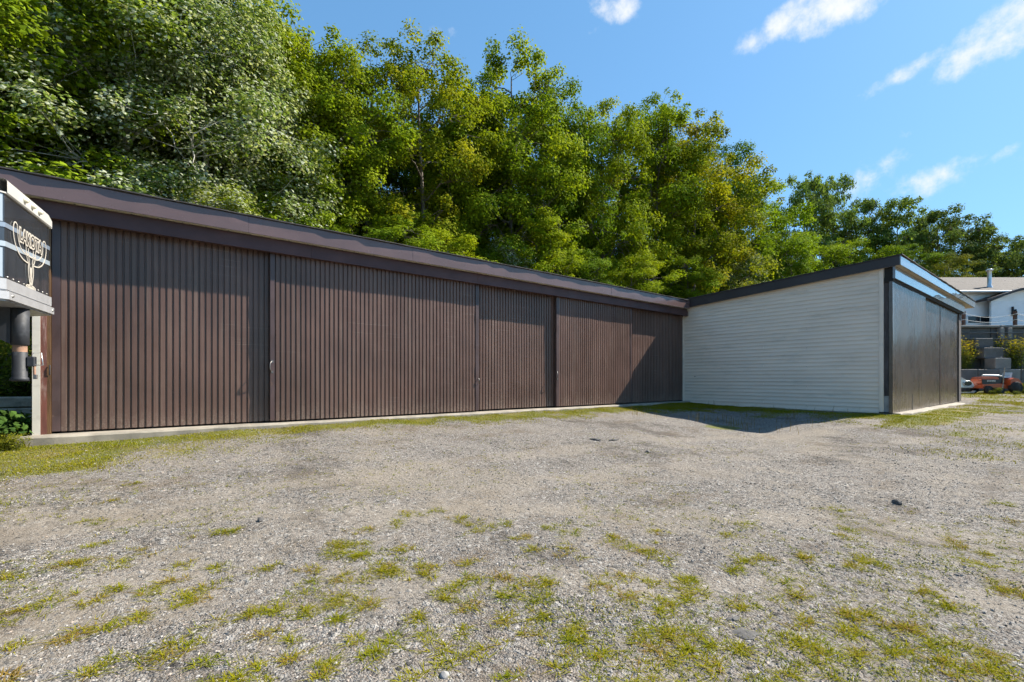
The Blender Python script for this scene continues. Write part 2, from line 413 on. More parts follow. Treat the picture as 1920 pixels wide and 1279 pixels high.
# ground: sandy gravel, soil showing where it is turfed
def ground_mat():
    m, nt, b = mat_new('sandy_gravel'); t = NT(nt); P = t.pos()
    def vor(scale, feat='F1'):
        return t.n('ShaderNodeTexVoronoi', {'Vector': P, 'Scale': scale, 'Randomness': 1.0}, feature=feat)
    v1, v2 = vor(75), vor(32)
    g1 = t.n('ShaderNodeSeparateColor', {0: v1.outputs['Color']}); g2 = t.n('ShaderNodeSeparateColor', {0: v2.outputs['Color']})
    stone = t.mix(g1.outputs[0], (.036, .034, .033), (.295, .275, .25))
    stone = t.mix(t.m('MULTIPLY', g1.outputs[1], .35), stone, (.29, .225, .17))
    big = t.mix(g2.outputs[0], (.034, .033, .032), (.35, .33, .305))
    stone = t.mix(t.ramp(g2.outputs[1], .72, .78), stone, big)
    sand = t.mix(t.noise(P, 160, 3, .7), (.125, .106, .082), (.26, .222, .175))
    patch = t.ramp(t.m('ADD', t.noise(P, .55, 6, .6, .6), t.m('MULTIPLY', t.m('SUBTRACT', t.noise(P, 5, 4, .6), .5), .35)), .47, .62)
    c = t.mix(t.m('MULTIPLY', patch, .55), stone, sand)
    damp = t.ramp(t.m('ADD', t.noise(t.scaled(P, 1.0, .55, 1), .9, 6, .65), t.m('MULTIPLY', t.m('SUBTRACT', t.noise(P, 9, 4, .6), .5), .3)), .53, .66)
    c = t.mix(t.m('MULTIPLY', damp, .62), c, (.055, .045, .037))
    soil = t.ramp(t.m('ADD', t.noise(t.scaled(P, .6, 1.0, 1), 1.7, 6, .65), t.m('MULTIPLY', t.m('SUBTRACT', t.noise(P, 22, 3, .6), .5), .25)), .53, .67)
    c = t.mix(t.m('MULTIPLY', soil, .55), c, (.125, .095, .066))
    big_v = t.noise(P, .17, 4, .5)
    c = t.mix(t.m('MULTIPLY', t.ramp(big_v, .4, .7), .12), c, (.30, .26, .22))
    # two compacted wheel tracks swinging through the yard towards the doors
    sp = t.n('ShaderNodeSeparateXYZ', {0: P}); wob = t.m('MULTIPLY', t.m('SUBTRACT', t.noise(P, .7, 3, .5), .5), .9)
    trk = None
    for cx0, cy0, r0 in ((4.0, -16.0, 20.6), (4.0, -16.0, 22.3), (-6.0, -9.0, 14.2), (-6.0, -9.0, 15.9)):
        dx = t.m('SUBTRACT', sp.outputs[0], cx0); dy = t.m('SUBTRACT', sp.outputs[1], cy0)
        rr = t.m('SQRT', t.m('ADD', t.m('MULTIPLY', dx, dx), t.m('MULTIPLY', dy, dy)))
        e = t.m('ABSOLUTE', t.m('ADD', t.m('SUBTRACT', rr, r0), wob))
        k = t.ramp(e, .42, .12); trk = k if trk is None else t.m('MAXIMUM', trk, k)
    trk = t.m('MULTIPLY', trk, t.ramp(t.noise(P, 1.1, 5, .65), .34, .58))
    c = t.mix(t.m('MULTIPLY', trk, .42), c, t.mix(t.noise(P, 90, 3, .7), (.17, .143, .112), (.30, .26, .21)))
    turf = t.n('ShaderNodeAttribute', attribute_name='turf').outputs['Fac']
    green = t.mix(t.noise(P, 9, 5, .7), (.055, .07, .012), (.19, .19, .03))
    green = t.mix(t.m('MULTIPLY', t.ramp(t.noise(P, 1.3, 4, .6), .5, .7), .6), green, (.24, .17, .06))
    tm = t.ramp(t.m('ADD', turf, t.m('MULTIPLY', t.m('SUBTRACT', t.noise(P, 14, 5, .7), .5), .9)), .35, .75)
    c = t.mix(t.m('MULTIPLY', tm, .85), c, green)
    wood = t.n('ShaderNodeAttribute', attribute_name='wood').outputs['Fac']
    c = t.mix(wood, c, t.mix(t.noise(P, 3, 5, .7), (.03, .035, .012), (.08, .075, .03)))
    nt.links.new(c, b.inputs['Base Color'])
    b.inputs['Roughness'].default_value = .95; b.inputs['Specular IOR Level'].default_value = .2
    h = t.m('ADD', t.m('MULTIPLY', t.m('SUBTRACT', 1.0, v1.outputs['Distance']), t.m('SUBTRACT', 1.0, t.m('MAXIMUM', t.m('MULTIPLY', patch, .7), t.m('MULTIPLY', trk, .6)))),
            t.m('MULTIPLY', t.m('SUBTRACT', 1.0, v2.outputs['Distance']), t.m('MULTIPLY', t.ramp(g2.outputs[1], .72, .78), 1.6)))
    h = t.m('ADD', h, t.m('MULTIPLY', t.noise(P, 220, 2, .6), .5))
    bm = t.bump(h, .012)
    nt.links.new(t.bump(t.noise(P, 2.5, 5, .6), .05, 1.0, bm), b.inputs['Normal'])
    return m
M['ground'] = ground_mat()

# ------------------------------------------------------------------ the ground
def ground_z(x, y):
    x = np.asarray(x, float); y = np.asarray(y, float)
    dA = np.maximum(10.25-y, 0); dB = np.hypot(np.maximum(17.2-x, 0), np.maximum(3.6-y, 0))
    d = np.minimum(dA, dB)
    yard = np.interp(d, [0, .6, 1.8, 3.2, 4.6, 6.2, 8, 11], [.55, .53, .47, .36, .24, .15, .08, 0])
    t = np.clip((x-26)/10, 0, 1); rise = .38*t*t*(3-2*t)
    hy = np.clip((y-19)/26, 0, 1); hill = 17*hy*hy*(3-2*hy)*(.75+.25*np.cos(x*.06+1))
    fx = 1-np.clip((x-40)/60, 0, 1)
    w = .012*np.sin(x*1.7+.3*np.sin(y*2.1))*np.sin(y*1.3+.7)+.008*np.sin(x*3.9+y*2.3)
    w = w+.085*np.clip((x+.5)/4, 0, 1)*np.clip(1-dA/1.3, 0, 1)*(x < 17.2)*(y < 10.3)
    near = np.clip((60-np.hypot(x, y))/20, 0, 1)
    w = w+near*(.05*(vnoise(x*.8, y*.8, 41)-.5)+.026*(vnoise(x*2.1, y*2.1, 42)-.5))
    return yard+rise+hill*fx+w
def gz(x, y): return float(ground_z(x, y))
def turf_density(x, y):
    x = np.asarray(x, float); y = np.asarray(y, float)
    n = .40*vnoise(x*1.1, y*1.1, 3)+.36*vnoise(x*3.1, y*3.1, 4)+.24*vnoise(x*8, y*8, 5)
    def band(v, a, b, c, d): return np.clip((v-a)/(b-a), 0, 1)*np.clip((d-v)/(d-c), 0, 1)
    e = np.zeros_like(x)
    # beside the slab, wide and dense at the near end
    wide = np.interp(x, [-9, -2.2, -1.2, 0., 1.2, 3., 6., 12., 17.], [7.0, 6.2, 5.4, 3.6, 2.4, 1.8, 1.9, 2.3, 3.0])
    dd = 10.3-y
    e = np.maximum(e, np.where((x < 17.3) & (dd > -.4), np.clip(1.2-dd/wide, 0, 1), 0))
    # along the pale wall and round the corner of the side shed
    dw = 17.3-x
    e = np.maximum(e, np.where((y > 3.3) & (dw > -.2), np.clip(1.25-dw/3.4, 0, 1)*.92, 0))
    e = np.maximum(e, band(x, 12.6, 15.6, 20.5, 25)*band(y, 1.2, 2.6, 3.5, 3.9)*1.0)
    e = np.maximum(e, band(x, 19, 22, 34, 44)*band(y, .2, 2.0, 3.4, 3.9)*.78)
    e = np.maximum(e, np.clip((x-27)/5, 0, 1)*.92)
    e = np.maximum(e, .62*band(x, 9.5, 12, 17, 22)*band(y, -.5, .8, 2.6, 3.4))
    # straw-coloured turf at the shadow's edge
    e = np.maximum(e, .9*np.exp(-((x-12.1)**2/1.3+(y-6.3)**2/.7)))
    e = np.maximum(e, np.where((y > 18.5) | (x < -6), .9, 0))
    e = np.maximum(e, np.where((x < -1.7) & (y > 8), .9, 0))
    return np.clip(e*1.75-(1-n)*1.7, 0, 1)*(e > .02)
def axis(segs):
    out = []
    for a, b, s in segs: out += list(np.arange(a, b-1e-6, s))
    return np.array(out+[segs[-1][1]])
GX = axis([(-320, -60, 20), (-60, -12, 3), (-12, -3, .5), (-3, 20, .16), (20, 46, .6), (46, 100, 4), (100, 420, 20)])
GY = axis([(-320, -40, 20), (-40, -6, 2.5), (-6, -1, .5), (-1, 11, .16), (11, 50, 1.0), (50, 120, 5), (120, 420, 20)])
XX, YY = np.meshgrid(GX, GY, indexing='xy')
ZZ = ground_z(XX, YY)
nx, ny = len(GX), len(GY)
ii = (np.arange(ny-1)[:, None]*nx+np.arange(nx-1)[None, :]).ravel()
gme = raw_mesh('ground', np.stack([XX, YY, ZZ], -1).reshape(-1, 3), np.stack([ii, ii+1, ii+nx+1, ii+nx], -1), M['ground'], True)
a = gme.attributes.new('turf', 'FLOAT', 'POINT'); a.data.foreach_set('value', turf_density(XX, YY).ravel().astype(np.float32))
a = gme.attributes.new('wood', 'FLOAT', 'POINT'); a.data.foreach_set('value', np.clip((YY-18.2)/1.5, 0, 1).ravel().astype(np.float32))
ground = link('ground', gme); tag(ground, 'sandy grey gravel yard with thin weeds in front of the sheds', 'ground', kind='structure')

# ------------------------------------------------------------------ long brown shed
def ribbed(x0, x1, z0, z1, yf, pitch=.1, depth=.028, seed=1, core=.045):
    """a ribbed steel sheet facing -Y, hung a touch unevenly, on a frame"""
    rg = random.Random(seed)
    n = max(1, int(round((x1-x0)/pitch))); p = (x1-x0)/n
    prof = []
    for i in range(n):
        o = x0+i*p
        prof += [(o+.05*p, 0), (o+.70*p, 0), (o+.76*p, 1), (o+.97*p, 1)]
    prof = [(x0, 0)]+prof+[(x1-.001, 0), (x1, 0)]
    rows = 10; vs = []; fs = []
    ph = [rg.uniform(0, 6.28) for _ in range(8)]
    for j in range(rows+1):
        z = z0+(z1-z0)*j/rows
        for x, d in prof:
            w = .0035*math.sin(x*1.7+ph[0]+z*.9)+.002*math.sin(x*4.3+ph[1]-z*2.1)+.0012*math.sin(z*5+ph[2]+x*9)
            vs.append((x, yf+d*depth+w, z))
    k = len(prof)
    for j in range(rows):
        for i in range(k-1): fs.append((j*k+i, j*k+i+1, (j+1)*k+i+1, (j+1)*k+i))
    mb = MB(); mb.add(vs, fs)
    mb.box(x0, x1, yf+depth+.008, yf+depth+.008+core, z0, z1)
    return mb
def door(parent, mat, x0, x1, z0, z1, yf, seed, trim_l=None, trim_r=None, handle=None, label=None, tm=None):
    d = ribbed(x0, x1, z0, z1, yf, seed=seed).build('door', mat, parent)
    if label: d['label'] = label
    for xa, w in ((x0, trim_l), (x1, trim_r)):
        if w:
            a, b_ = (xa-.004, xa+w) if xa == x0 else (xa-w, xa+.004)
            mb = MB(); rg = random.Random(seed+7)
            vs = []; n = 14
            for j in range(n+1):
                z = z0+.004+(z1-z0-.008)*j/n; e = rg.uniform(-.006, .006)
                vs += [(a, yf-.008+e, z), (b_, yf-.008+e*.4, z), (b_, yf+.07, z), (a, yf+.07, z)]
            fs = []
            for j in range(n):
                for q in range(4): fs.append((j*4+q, j*4+(q+1) % 4, (j+1)*4+(q+1) % 4, (j+1)*4+q))
            fs += [(3, 2, 1, 0), (n*4, n*4+1, n*4+2, n*4+3)]
            mb.add(vs, fs).build('edge_trim', tm or M['trim'], d)
    if handle:
        hx, hz = handle
        mb = MB(); pts = []
        for i in range(9):
            t = math.pi*i/8; pts.append((hx-.045*math.sin(t), yf-.012-.055*math.sin(t), hz+.11*math.cos(t)))
        mb.tube(pts, .010, 7)
        mb.box(hx-.012, hx+.03, yf-.014, yf-.009, hz+.085, hz+.135); mb.box(hx-.012, hx+.03, yf-.014, yf-.009, hz-.135, hz-.085)
        mb.build('handle', M['steel_bare'], d)
    return d
YB, YF = 10.67, 10.55
shed = empty('storage_shed', (7.8, 10.5, .5), label='long low brown steel shed with five sliding ribbed doors', cat='shed')
SH = Vector((7.8, 10.5, .5))
def under(o, root=SH): o.location = -root; return o
def S(o): o.location = (-SH.x, -SH.y, -SH.z); return o
S(door(shed, M['door'], -1.397, 1.95, .725, 4.30, YB, 1, trim_l=.10, label='scuffed near end door, set back behind its neighbour'))
S(door(shed, M['door'], 1.836, 7.02, .73, 4.30, YF, 2, trim_l=.075, trim_r=.10, handle=(1.86, 1.86), label='widest door of the shed, standing proud of its neighbours'))
S(door(shed, M['door'], 6.95, 10.08, .74, 4.30, YB, 3, label='narrow dented middle door, set back'))
S(door(shed, M['door'], 9.985, 13.78, .735, 4.30, YF, 4, trim_l=.11, trim_r=.05, handle=(10.01, 1.72)))
S(door(shed, M['door'], 13.70, 17.33, .725, 4.30, YB, 5, label='far end door, mostly in shadow beside the pale wall'))
# small pull on the second door's far edge
hp = MB(); hp.tube([(7.0, YF-.012, 1.62), (7.012, YF-.045, 1.60), (7.012, YF-.045, 1.50), (7.0, YF-.012, 1.48)], .009, 7)
S(hp.build('door_pull', M['steel_bare'], shed))
def wavy_strip(x0, x1, y0, y1, z0, z1, seed, step=.6, amp=.006, jag=0.0, jstep=None):
    """a bent sheet-metal band along X, faces a little dished"""
    rg = random.Random(seed); n = max(2, int((x1-x0)/step)); vs = []; fs = []
    for i in range(n+1):
        x = x0+(x1-x0)*i/n; e1, e2 = rg.uniform(-amp, amp), rg.uniform(-amp, amp)
        zm = (z0+z1)/2
        vs += [(x, y0+e1*.4, z0), (x, y0+e2, zm), (x, y0+e1*.3, z1), (x, y1, z1), (x, y1, z0)]
    for i in range(n):
        for q in range(5): fs.append((i*5+q, i*5+(q+1) % 5, (i+1)*5+(q+1) % 5, (i+1)*5+q))
    fs += [(4, 3, 2, 1, 0), tuple(n*5+q for q in range(5))]
    return MB().add(vs, fs, False)
# header in lengths of bent sheet, butted with a small lap
hx = [-1.62, 2.6, 6.9, 11.2, 14.6, 17.22]
for i in range(5):
    S(wavy_strip(hx[i]+.002, hx[i+1]-.002, 10.40+.003*(i % 2), 10.50, 4.213, 4.482, 20+i).build('header_band', M['header_dark'], shed))
S(bx('header_end', M['trim'], shed, 17.225, 17.31, 10.395, 10.50, 4.20, 4.40))
fx = [-2.25, 1.4, 4.9, 8.6, 12.3, 15.1, 17.18]
for i in range(6):
    S(wavy_strip(fx[i]+.0015, fx[i+1]-.0015, 10.25+.002*(i % 2), 10.275, 4.487, 4.80, 40+i, step=.45, amp=.004).build('fascia', M['fascia'], shed))
S(bx('soffit', M['soffit'], shed, -2.25, 17.17, 10.278, 10.66, 4.492, 4.505))
S(bx('soffit_strip', M['soffit'], shed, -1.66, 17.17, 10.29, 10.345, 4.478, 4.490))
rv = MB().lathe([(.0, -.006), (.011, -.005), (.014, 0)], n=8).mesh('rivet', M['dark'])
for i in range(52):
    o = link('rivet', rv, shed); S(o); o.location = Vector((-1.45+i*.36, 10.318, 4.477))-SH
# roof: a deck and a ragged shingle edge
rg = random.Random(9); vs = []; fs = []; n = 66
for i in range(n+1):
    x = -2.3+(17.22+2.3)*i/n; o = rg.uniform(.028, .062)
    for xx in (x,):
        vs += [(x, 10.25-o, 4.813+rg.uniform(-.003, .004)), (x, 10.25-o, 4.832), (x, 16.0, 4.50), (x, 16.0, 4.47)]
for i in range(n):
    for q in range(4): fs.append((i*4+q, i*4+(q+1) % 4, (i+1)*4+(q+1) % 4, (i+1)*4+q))
fs += [(3, 2, 1, 0), tuple(n*4+q for q in range(4))]
S(MB().add(vs, fs).build('roof', M['shingle'], shed))
S(MB().add([(-2.25, 10.277, 4.49), (-2.25, 15.98, 4.17), (-2.25, 15.98, 4.47), (-2.25, 10.277, 4.80), (-2.228, 10.277, 4.49), (-2.228, 15.98, 4.17), (-2.228, 15.98, 4.47), (-2.228, 10.277, 4.80)],
  [(0, 3, 2, 1), (4, 5, 6, 7), (0, 1, 5, 4), (2, 3, 7, 6), (1, 2, 6, 5), (0, 4, 7, 3)]).build('end_fascia', M['fascia'], shed))
S(MB().add([(-2.226, 10.67, 4.488), (-1.56, 10.67, 4.488), (-1.56, 15.98, 4.18), (-2.226, 15.98, 4.18)], [(0, 3, 2, 1)]).build('end_soffit', M['soffit'], shed))
# body behind the doors
S(bx('wall', M['dark'], shed, -1.55, 17.33, 15.6, 15.75, .5, 4.46)).name = 'back_wall'
S(bx('side_wall', M['siding'], shed, -1.612, -1.56, 10.72, 15.6, .60, 4.47))
S(bx('gap_blackout', M['dark'], shed, -1.5, 17.32, 10.80, 10.86, .70, 4.44))  # black sheet added behind the doors so the gaps stay dark
S(bx('corner_trim', M['beige'], shed, -1.620, -1.529, 10.60, 10.72, .69, 4.48))
S(bx('post', M['red_wood'], shed, -1.527, -1.455, 10.615, 10.75, .69, 4.48))
S(bx('door_jamb', M['jamb_wood'], shed, -1.453, -1.408, 10.625, 10.75, .69, 4.48))
S(MB().tube([(-1.418, 10.61, 1.83), (-1.418, 10.60, 1.80), (-1.418, 10.60, 1.70), (-1.418, 10.61, 1.67)], .010, 6).build('hasp', M['black_paint'], shed))
# slab with a worn front edge
rg = random.Random(12); vs = []; fs = []; n = 80
for i in range(n+1):
    x = -1.80+(17.32+1.80)*i/n
    a_, b_ = rg.uniform(-.012, .012), rg.uniform(0, .012)
    vs += [(x, 10.30+a_, .30), (x, 10.30+a_, .665-b_), (x, 10.325+a_, .69), (x, 15.7, .69), (x, 15.7, .30)]
for i in range(n):
    for q in range(5): fs.append((i*5+q, i*5+(q+1) % 5, (i+1)*5+(q+1) % 5, (i+1)*5+q))
fs += [(4, 3, 2, 1, 0), tuple(n*5+q for q in range(5))]
S(MB().add(vs, fs).build('slab', M['concrete'], shed))

# ------------------------------------------------------------------ side shed with pale siding
SD = Vector((23, 4, .5))
side = empty('side_shed', SD, label='taller side shed with off white lapped siding and shiny dark doors', cat='shed')
def D(o): o.location = -SD; return o
ROW = .131
def soff(y): return 4.975-(y-3.55)*.0605           # height of the soffit along the pale wall
base = .60
pl_cache = {}
for r in range(34):
    z0 = base+r*ROW; ztop = z0+ROW
    yend = 10.66
    lim = (4.975+.16-ztop)/.0605+3.55
    yend = round(min(10.66, lim), 3)
    if yend < 4.4: break
    cut = 4.085+(6.575)*(.30+.42*((r*7) % 5)/4)
    for y0, y1 in ((4.085, cut-.0025), (cut+.0025, yend)) if cut < yend-.4 else ((4.085, yend),):
        key = (round(y0, 3), round(y1, 3))
        if key not in pl_cache:
            mb = MB()
            mb.prism([(17.333, 0.0), (17.352, -.004), (17.356, ROW-.002), (17.350, ROW-.002), (17.346, ROW*.55), (17.334, .010)], y0, y1, 'y')
            pl_cache[key] = mb.mesh('siding_plank', M['siding'])
        o = link('siding_plank', pl_cache[key], side); o.location = Vector((random.Random(r).uniform(-.002, .002), 0, z0))-SD
D(bx('wall_core', M['dark'], side, 17.36, 17.46, 4.0, 15.6, .56, 4.40))
D(bx('starter_strip', M['siding_trim'], side, 17.324, 17.358, 4.09, 10.66, .565, .597))
D(bx('corner_trim', M['siding_trim'], side, 17.318, 17.43, 3.975, 4.083, .60, 4.96, .006))
D(bx('inner_corner_trim', M['siding_trim'], side, 17.318, 17.36, 10.61, 10.66, .69, 4.20))
D(bx('return_board', M['old_board'], side, 17.358, 17.44, 3.815, 3.973, 1.09, 4.66))
D(bx('return_cap', M['soffit'], side, 17.352, 17.44, 3.77, 3.973, 4.662, 4.97))
D(bx('kick_board', M['grey_board'], side, 17.350, 17.44, 3.815, 3.973, .60, 1.088))
MB().prism([(-.035, .012), (.03, .014), (.012, -.012), (-.006, -.02), (-.016, -.006)], 0, .006, 'x').build('siding_hole', M['dark'], side).location = Vector((17.320, 10.11, 1.71))-SD
rg = random.Random(3)
def sideband(y0, y1, mat, name, x, th, zb, zt):
    """band following the roof slope along the pale wall"""
    vs = [(x, y0, zb(y0)), (x, y1, zb(y1)), (x, y1, zt(y1)), (x, y0, zt(y0)), (x+th, y0, zb(y0)), (x+th, y1, zb(y1)), (x+th, y1, zt(y1)), (x+th, y0, zt(y0))]
    return D(MB().add(vs, [(0, 3, 2, 1), (4, 5, 6, 7), (0, 1, 5, 4), (2, 3, 7, 6), (1, 2, 6, 5), (0, 4, 7, 3)]).build(name, mat, side))
top = lambda y: 5.245-(y-3.55)*.0525
ys = [3.552, 6.6, 10.62]
for i in range(2):
    sideband(ys[i]+.001, ys[i+1]-.001, M['fascia_dark'], 'fascia', 17.20+.002*i, .022, lambda y: soff(y)-.012, top)
sideband(3.56, 10.6, M['soffit'], 'soffit', 17.225, .118, soff, lambda y: soff(y)+.012)
fxx = [17.196, 20.9, 25.6, 28.4, 30.42]
for i in range(4):
    D(wavy_strip(fxx[i]+.002, fxx[i+1]-.002, 3.545+.002*(i % 2), 3.57, 4.965, 5.245, 60+i, step=.5, amp=.004).build('fascia', M['fascia_sheen'], side))
D(bx('end_fascia', M['fascia_dark'], side, 30.40, 30.42, 3.572, 12.0, 4.965, 5.10))
D(bx('soffit', M['soffit'], side, 17.36, 30.38, 3.574, 3.90, 4.972, 4.985))
D(wavy_strip(17.25, 28.75, 3.68, 3.74, 4.60, 4.965, 70, step=.7, amp=.004).build('header_band', M['fascia_sheen'], side))
D(bx('dark_rail_backing', M['dark'], side, 17.31, 28.7, 3.742, 3.95, 4.52, 4.965))  # black backing at the rail; shade under the header is its colour
D(door(side, M['door_dark'], 17.31, 21.60, .585, 4.535, 3.76, 11, trim_l=.07, tm=M['door_dark'], label='near door with a gash low in its ribs'))
D(door(side, M['door_dark'], 21.52, 24.45, .60, 4.53, 3.84, 12))
D(door(side, M['door_dark'], 24.53, 28.22, .60, 4.53, 3.84, 13, trim_l=.05))
D(bx('gap_shade_strip', M['dark'], side, 24.44, 24.55, 3.93, 3.97, .58, 4.5))  # black strip stands in for shade between the two doors
D(bx('door_post', M['old_board'], side, 28.24, 28.75, 3.80, 4.0, .56, 4.6))
D(MB().prism([(19.62, .59), (19.70, .60), (19.69, 1.02), (19.655, 1.12), (19.63, .95)], 3.748, 3.757, 'y').build('gash', M['dark'], side))
D(bx('end_wall', M['siding'], side, 28.9, 29.0, 3.95, 15.6, .55, 4.5))
D(bx('back_wall', M['siding'], side, 17.5, 29.0, 15.55, 15.65, .55, 4.3))
vs = []; fs = []; n = 46; rg = random.Random(19)
for i in range(n+1):
    x = 17.165+(30.46-17.165)*i/n; o = rg.uniform(.022, .05)
    vs += [(x, 3.545-o, 5.252), (x, 3.545-o, 5.272), (x, 15.9, 4.64), (x, 15.9, 4.60)]
for i in range(n):
    for q in range(4): fs.append((i*4+q, i*4+(q+1) % 4, (i+1)*4+(q+1) % 4, (i+1)*4+q))
fs += [(3, 2, 1, 0), tuple(n*4+q for q in range(4))]
D(MB().add(vs, fs).build('roof', M['shingle'], side))
D(bx('footing', M['concrete'], side, 17.37, 28.9, 3.82, 15.5, .25, .562))
vs = []; fs = []; n = 40
for i in range(n+1):
    x = 17.42+(29.2-17.42)*i/n; e = rg.uniform(-.03, .03)+(.12 if i < 2 else 0)
    vs += [(x, 3.46+e, .25), (x, 3.46+e, .55), (x, 3.49+e, .575), (x, 3.815, .580), (x, 3.815, .25)]
for i in range(n):
    for q in range(5): fs.append((i*5+q, i*5+(q+1) % 5, (i+1)*5+(q+1) % 5, (i+1)*5+q))
fs += [(4, 3, 2, 1, 0), tuple(n*5+q for q in range(5))]
D(MB().add(vs, fs).build('door_sill', M['concrete'], side))
# foundation showing under the siding
vs = []; fs = []; n = 30
for i in range(n+1):
    y = 3.98+(10.6-3.98)*i/n
    vs += [(17.345+rg.uniform(-.006, .01), y, .3), (17.345+rg.uniform(-.006, .01), y, .563)]
for i in range(n): fs.append((i*2, i*2+1, i*2+3, i*2+2))
D(MB().add(vs, fs).build('foundation', M['concrete'], side))

# ------------------------------------------------------------------ gooseneck trailer at the near end of the long shed
TZ = gz(-.97, 6.26)
TL = Vector((-.973, 6.26, TZ)); TR = math.atan2(-.13, .99)
tr = empty('horse_trailer', TL, TR, label='black and silver gooseneck trailer with its nose poking in front of the shed', cat='trailer')
def H(z): return z-TZ                     # heights below are above the yard's zero
W2, CW, CX = .515, 1.06, -.60
plan = [(0, -W2), (0, W2), (CX, CW), (-2.5, CW), (-2.5, -CW), (CX, -CW)]
def ring(z0, z1, off=0.0):
    pts = [(x+(off if x > -2 else 0), y*(1+off/.8)) for x, y in plan]
    return MB().prism(pts, H(z0), H(z1), 'z')
nose = ring(2.47, 3.20, -.006).build('nose', M['gloss_black'], tr)
nose['label'] = 'gloss black gooseneck nose'
# pale and blue-grey stripes on the nose
def stripe(name, mat, za, zb, th, rise=0.0):
    vs = []; k = 5
    for (x, y), dz in zip([(CX, -CW), (0, -W2), (0, W2), (CX, CW)], (-.05, 0, rise, rise)):
        nx_, ny_ = (th, 0) if x == 0 else (th*.7, -th*.7 if y < 0 else th*.7)
        vs += [(x+nx_, y+ny_*.5, H(za)+dz), (x+nx_, y+ny_*.5, H(zb)+dz), (x-.02, y*.99, H(zb)+dz), (x-.02, y*.99, H(za)+dz)]
    fs = []
    for i in range(3):
        for q in range(4): fs.append((i*4+q, i*4+(q+1) % 4, (i+1)*4+(q+1) % 4, (i+1)*4+q))
    fs += [(3, 2, 1, 0), (12, 13, 14, 15)]
    return MB().add(vs, fs).build(name, mat, nose)
stripe('stripe', M['gloss_pale'], 2.74, 2.785, .0015, .055)
stripe('stripe', M['gloss_blue'], 2.905, 2.945, .0012, .05)
# pale blue sheets on the near cheek, painting in the sky's reflection
def cheek(name, mat, za, zb):
    a_ = Vector((0, -W2)); b_ = Vector((CX, -CW)); nrm_ = Vector((b_.y-a_.y, -(b_.x-a_.x))).normalized()
    if nrm_.x < 0: nrm_ = -nrm_
    o = nrm_*.0012; vs = []
    for p in (a_+(b_-a_)*.02, b_):
        for z in (za, zb): vs.append((p.x+o.x, p.y+o.y, H(z)))
    for p in (a_+(b_-a_)*.02, b_):
        for z in (za, zb): vs.append((p.x-o.x*3, p.y-o.y*3, H(z)))
    MB().add(vs, [(0, 2, 3, 1), (4, 5, 7, 6), (0, 1, 5, 4), (2, 6, 7, 3), (0, 4, 6, 2), (1, 3, 7, 5)]).build(name, mat, nose)
cheek('cheek_sky_sheen', M['gloss_pale'], 2.475, 2.725)
cheek('cheek_sky_sheen', M['gloss_pale'], 2.95, 3.198)
# roof cap with rounded shoulders
cap = MB()
prof = [(0, 0), (0, .100), (-.008, .112), (-.03, .120), (-.30, .125)]
outl = []
for i in range(13):                        # front edge, corners rolled over
    t = i/12; outl.append((0.004, -W2-.01+t*(2*W2+.02)))
rings = []
for dx, dz in prof:
    rr = []
    for i, (x, y) in enumerate(outl):
        e = (12-i)/12*(2*W2); drop = max(0, .11-e)
        rr.append((x+dx+.012, y*(1+dx*.1), H(3.20)+dz-(drop*drop*3.2 if dz > .05 else 0)))
    rings.append(rr)
vs = [p for r_ in rings for p in r_]; fs = []
for j in range(len(prof)-1):
    for i in range(12): fs.append((j*13+i, j*13+i+1, (j+1)*13+i+1, (j+1)*13+i))
cap.add(vs, fs, True)
cap.prism([(.010, -W2-.008), (.010, W2+.03), (CX, CW+.01), (-2.5, CW+.01), (-2.5, -CW-.01), (CX, -CW-.01)], H(3.192), H(3.204), 'z')
cap.prism([(-.05, -W2), (-.05, W2), (CX, CW), (-2.5, CW), (-2.5, -CW), (CX, -CW)], H(3.205), H(3.318), 'z')
capo = cap.build('roof_cap', M['white_paint'], tr)
ln = MB().lathe([(.0, .030), (.014, .028), (.024, .018), (.027, 0)], n=14)
ln2 = MB(); ln2.add([(p[2], p[0], p[1]) for p in ln.v], ln.f, True)
lme = ln2.mesh('marker_light', M['lens'])
for yy in (-.17, 0, .17):
    o = link('marker_light', lme, tr); o.location = (.018, yy, H(3.255))
    MB().tube([(.001, yy+.031*math.cos(t*math.pi/8), H(3.255)+.031*math.sin(t*math.pi/8)) for t in range(17)], .005, 6).build('bezel', M['steel_bare'], o).matrix_parent_inverse = Matrix.Translation((-.018, -yy, -H(3.255)))
ball = MB().lathe([(.0, .10), (.035, .092), (.055, .06), (.06, .02), (.05, 0)], (-.28, -W2-.12, H(3.31)), 14).build('roof_light', M['decal'], tr)
# polished rail under the nose, riveted
rail = MB()
rail.prism([(x+(.012 if x > -2 else 0), y*1.018) for x, y in plan], H(2.37), H(2.462), 'z')
rail.prism([(x+(.030 if x > -2 else 0), y*1.03) for x, y in plan], H(2.285), H(2.352), 'z')
rail.prism([(x+(.008 if x > -2 else 0), y*1.01) for x, y in plan], H(2.270), H(2.2845), 'z')
rail.prism([(x+(.006 if x > -2 else 0), y*1.01) for x, y in plan], H(2.36), H(2.372), 'z')
railo = rail.build('bottom_rail', M['trailer_rail'], tr)
rv2 = MB().lathe([(.0, .007), (.006, .006), (.010, 0)], n=8); rv3 = MB(); rv3.add([(p[2], p[0], p[1]) for p in rv2.v], rv2.f, True)
rme = rv3.mesh('rivet', M['steel_bare'])
for i in range(9):
    o = link('rivet', rme, railo); o.location = (-.004, -W2+.06+i*.113, H(2.485))
for yy in (-W2+.05, W2-.03):
    o = link('rivet', rme, railo); o.location = (.030, yy, H(2.32)); o.scale = (1.5, 1.5, 1.5)
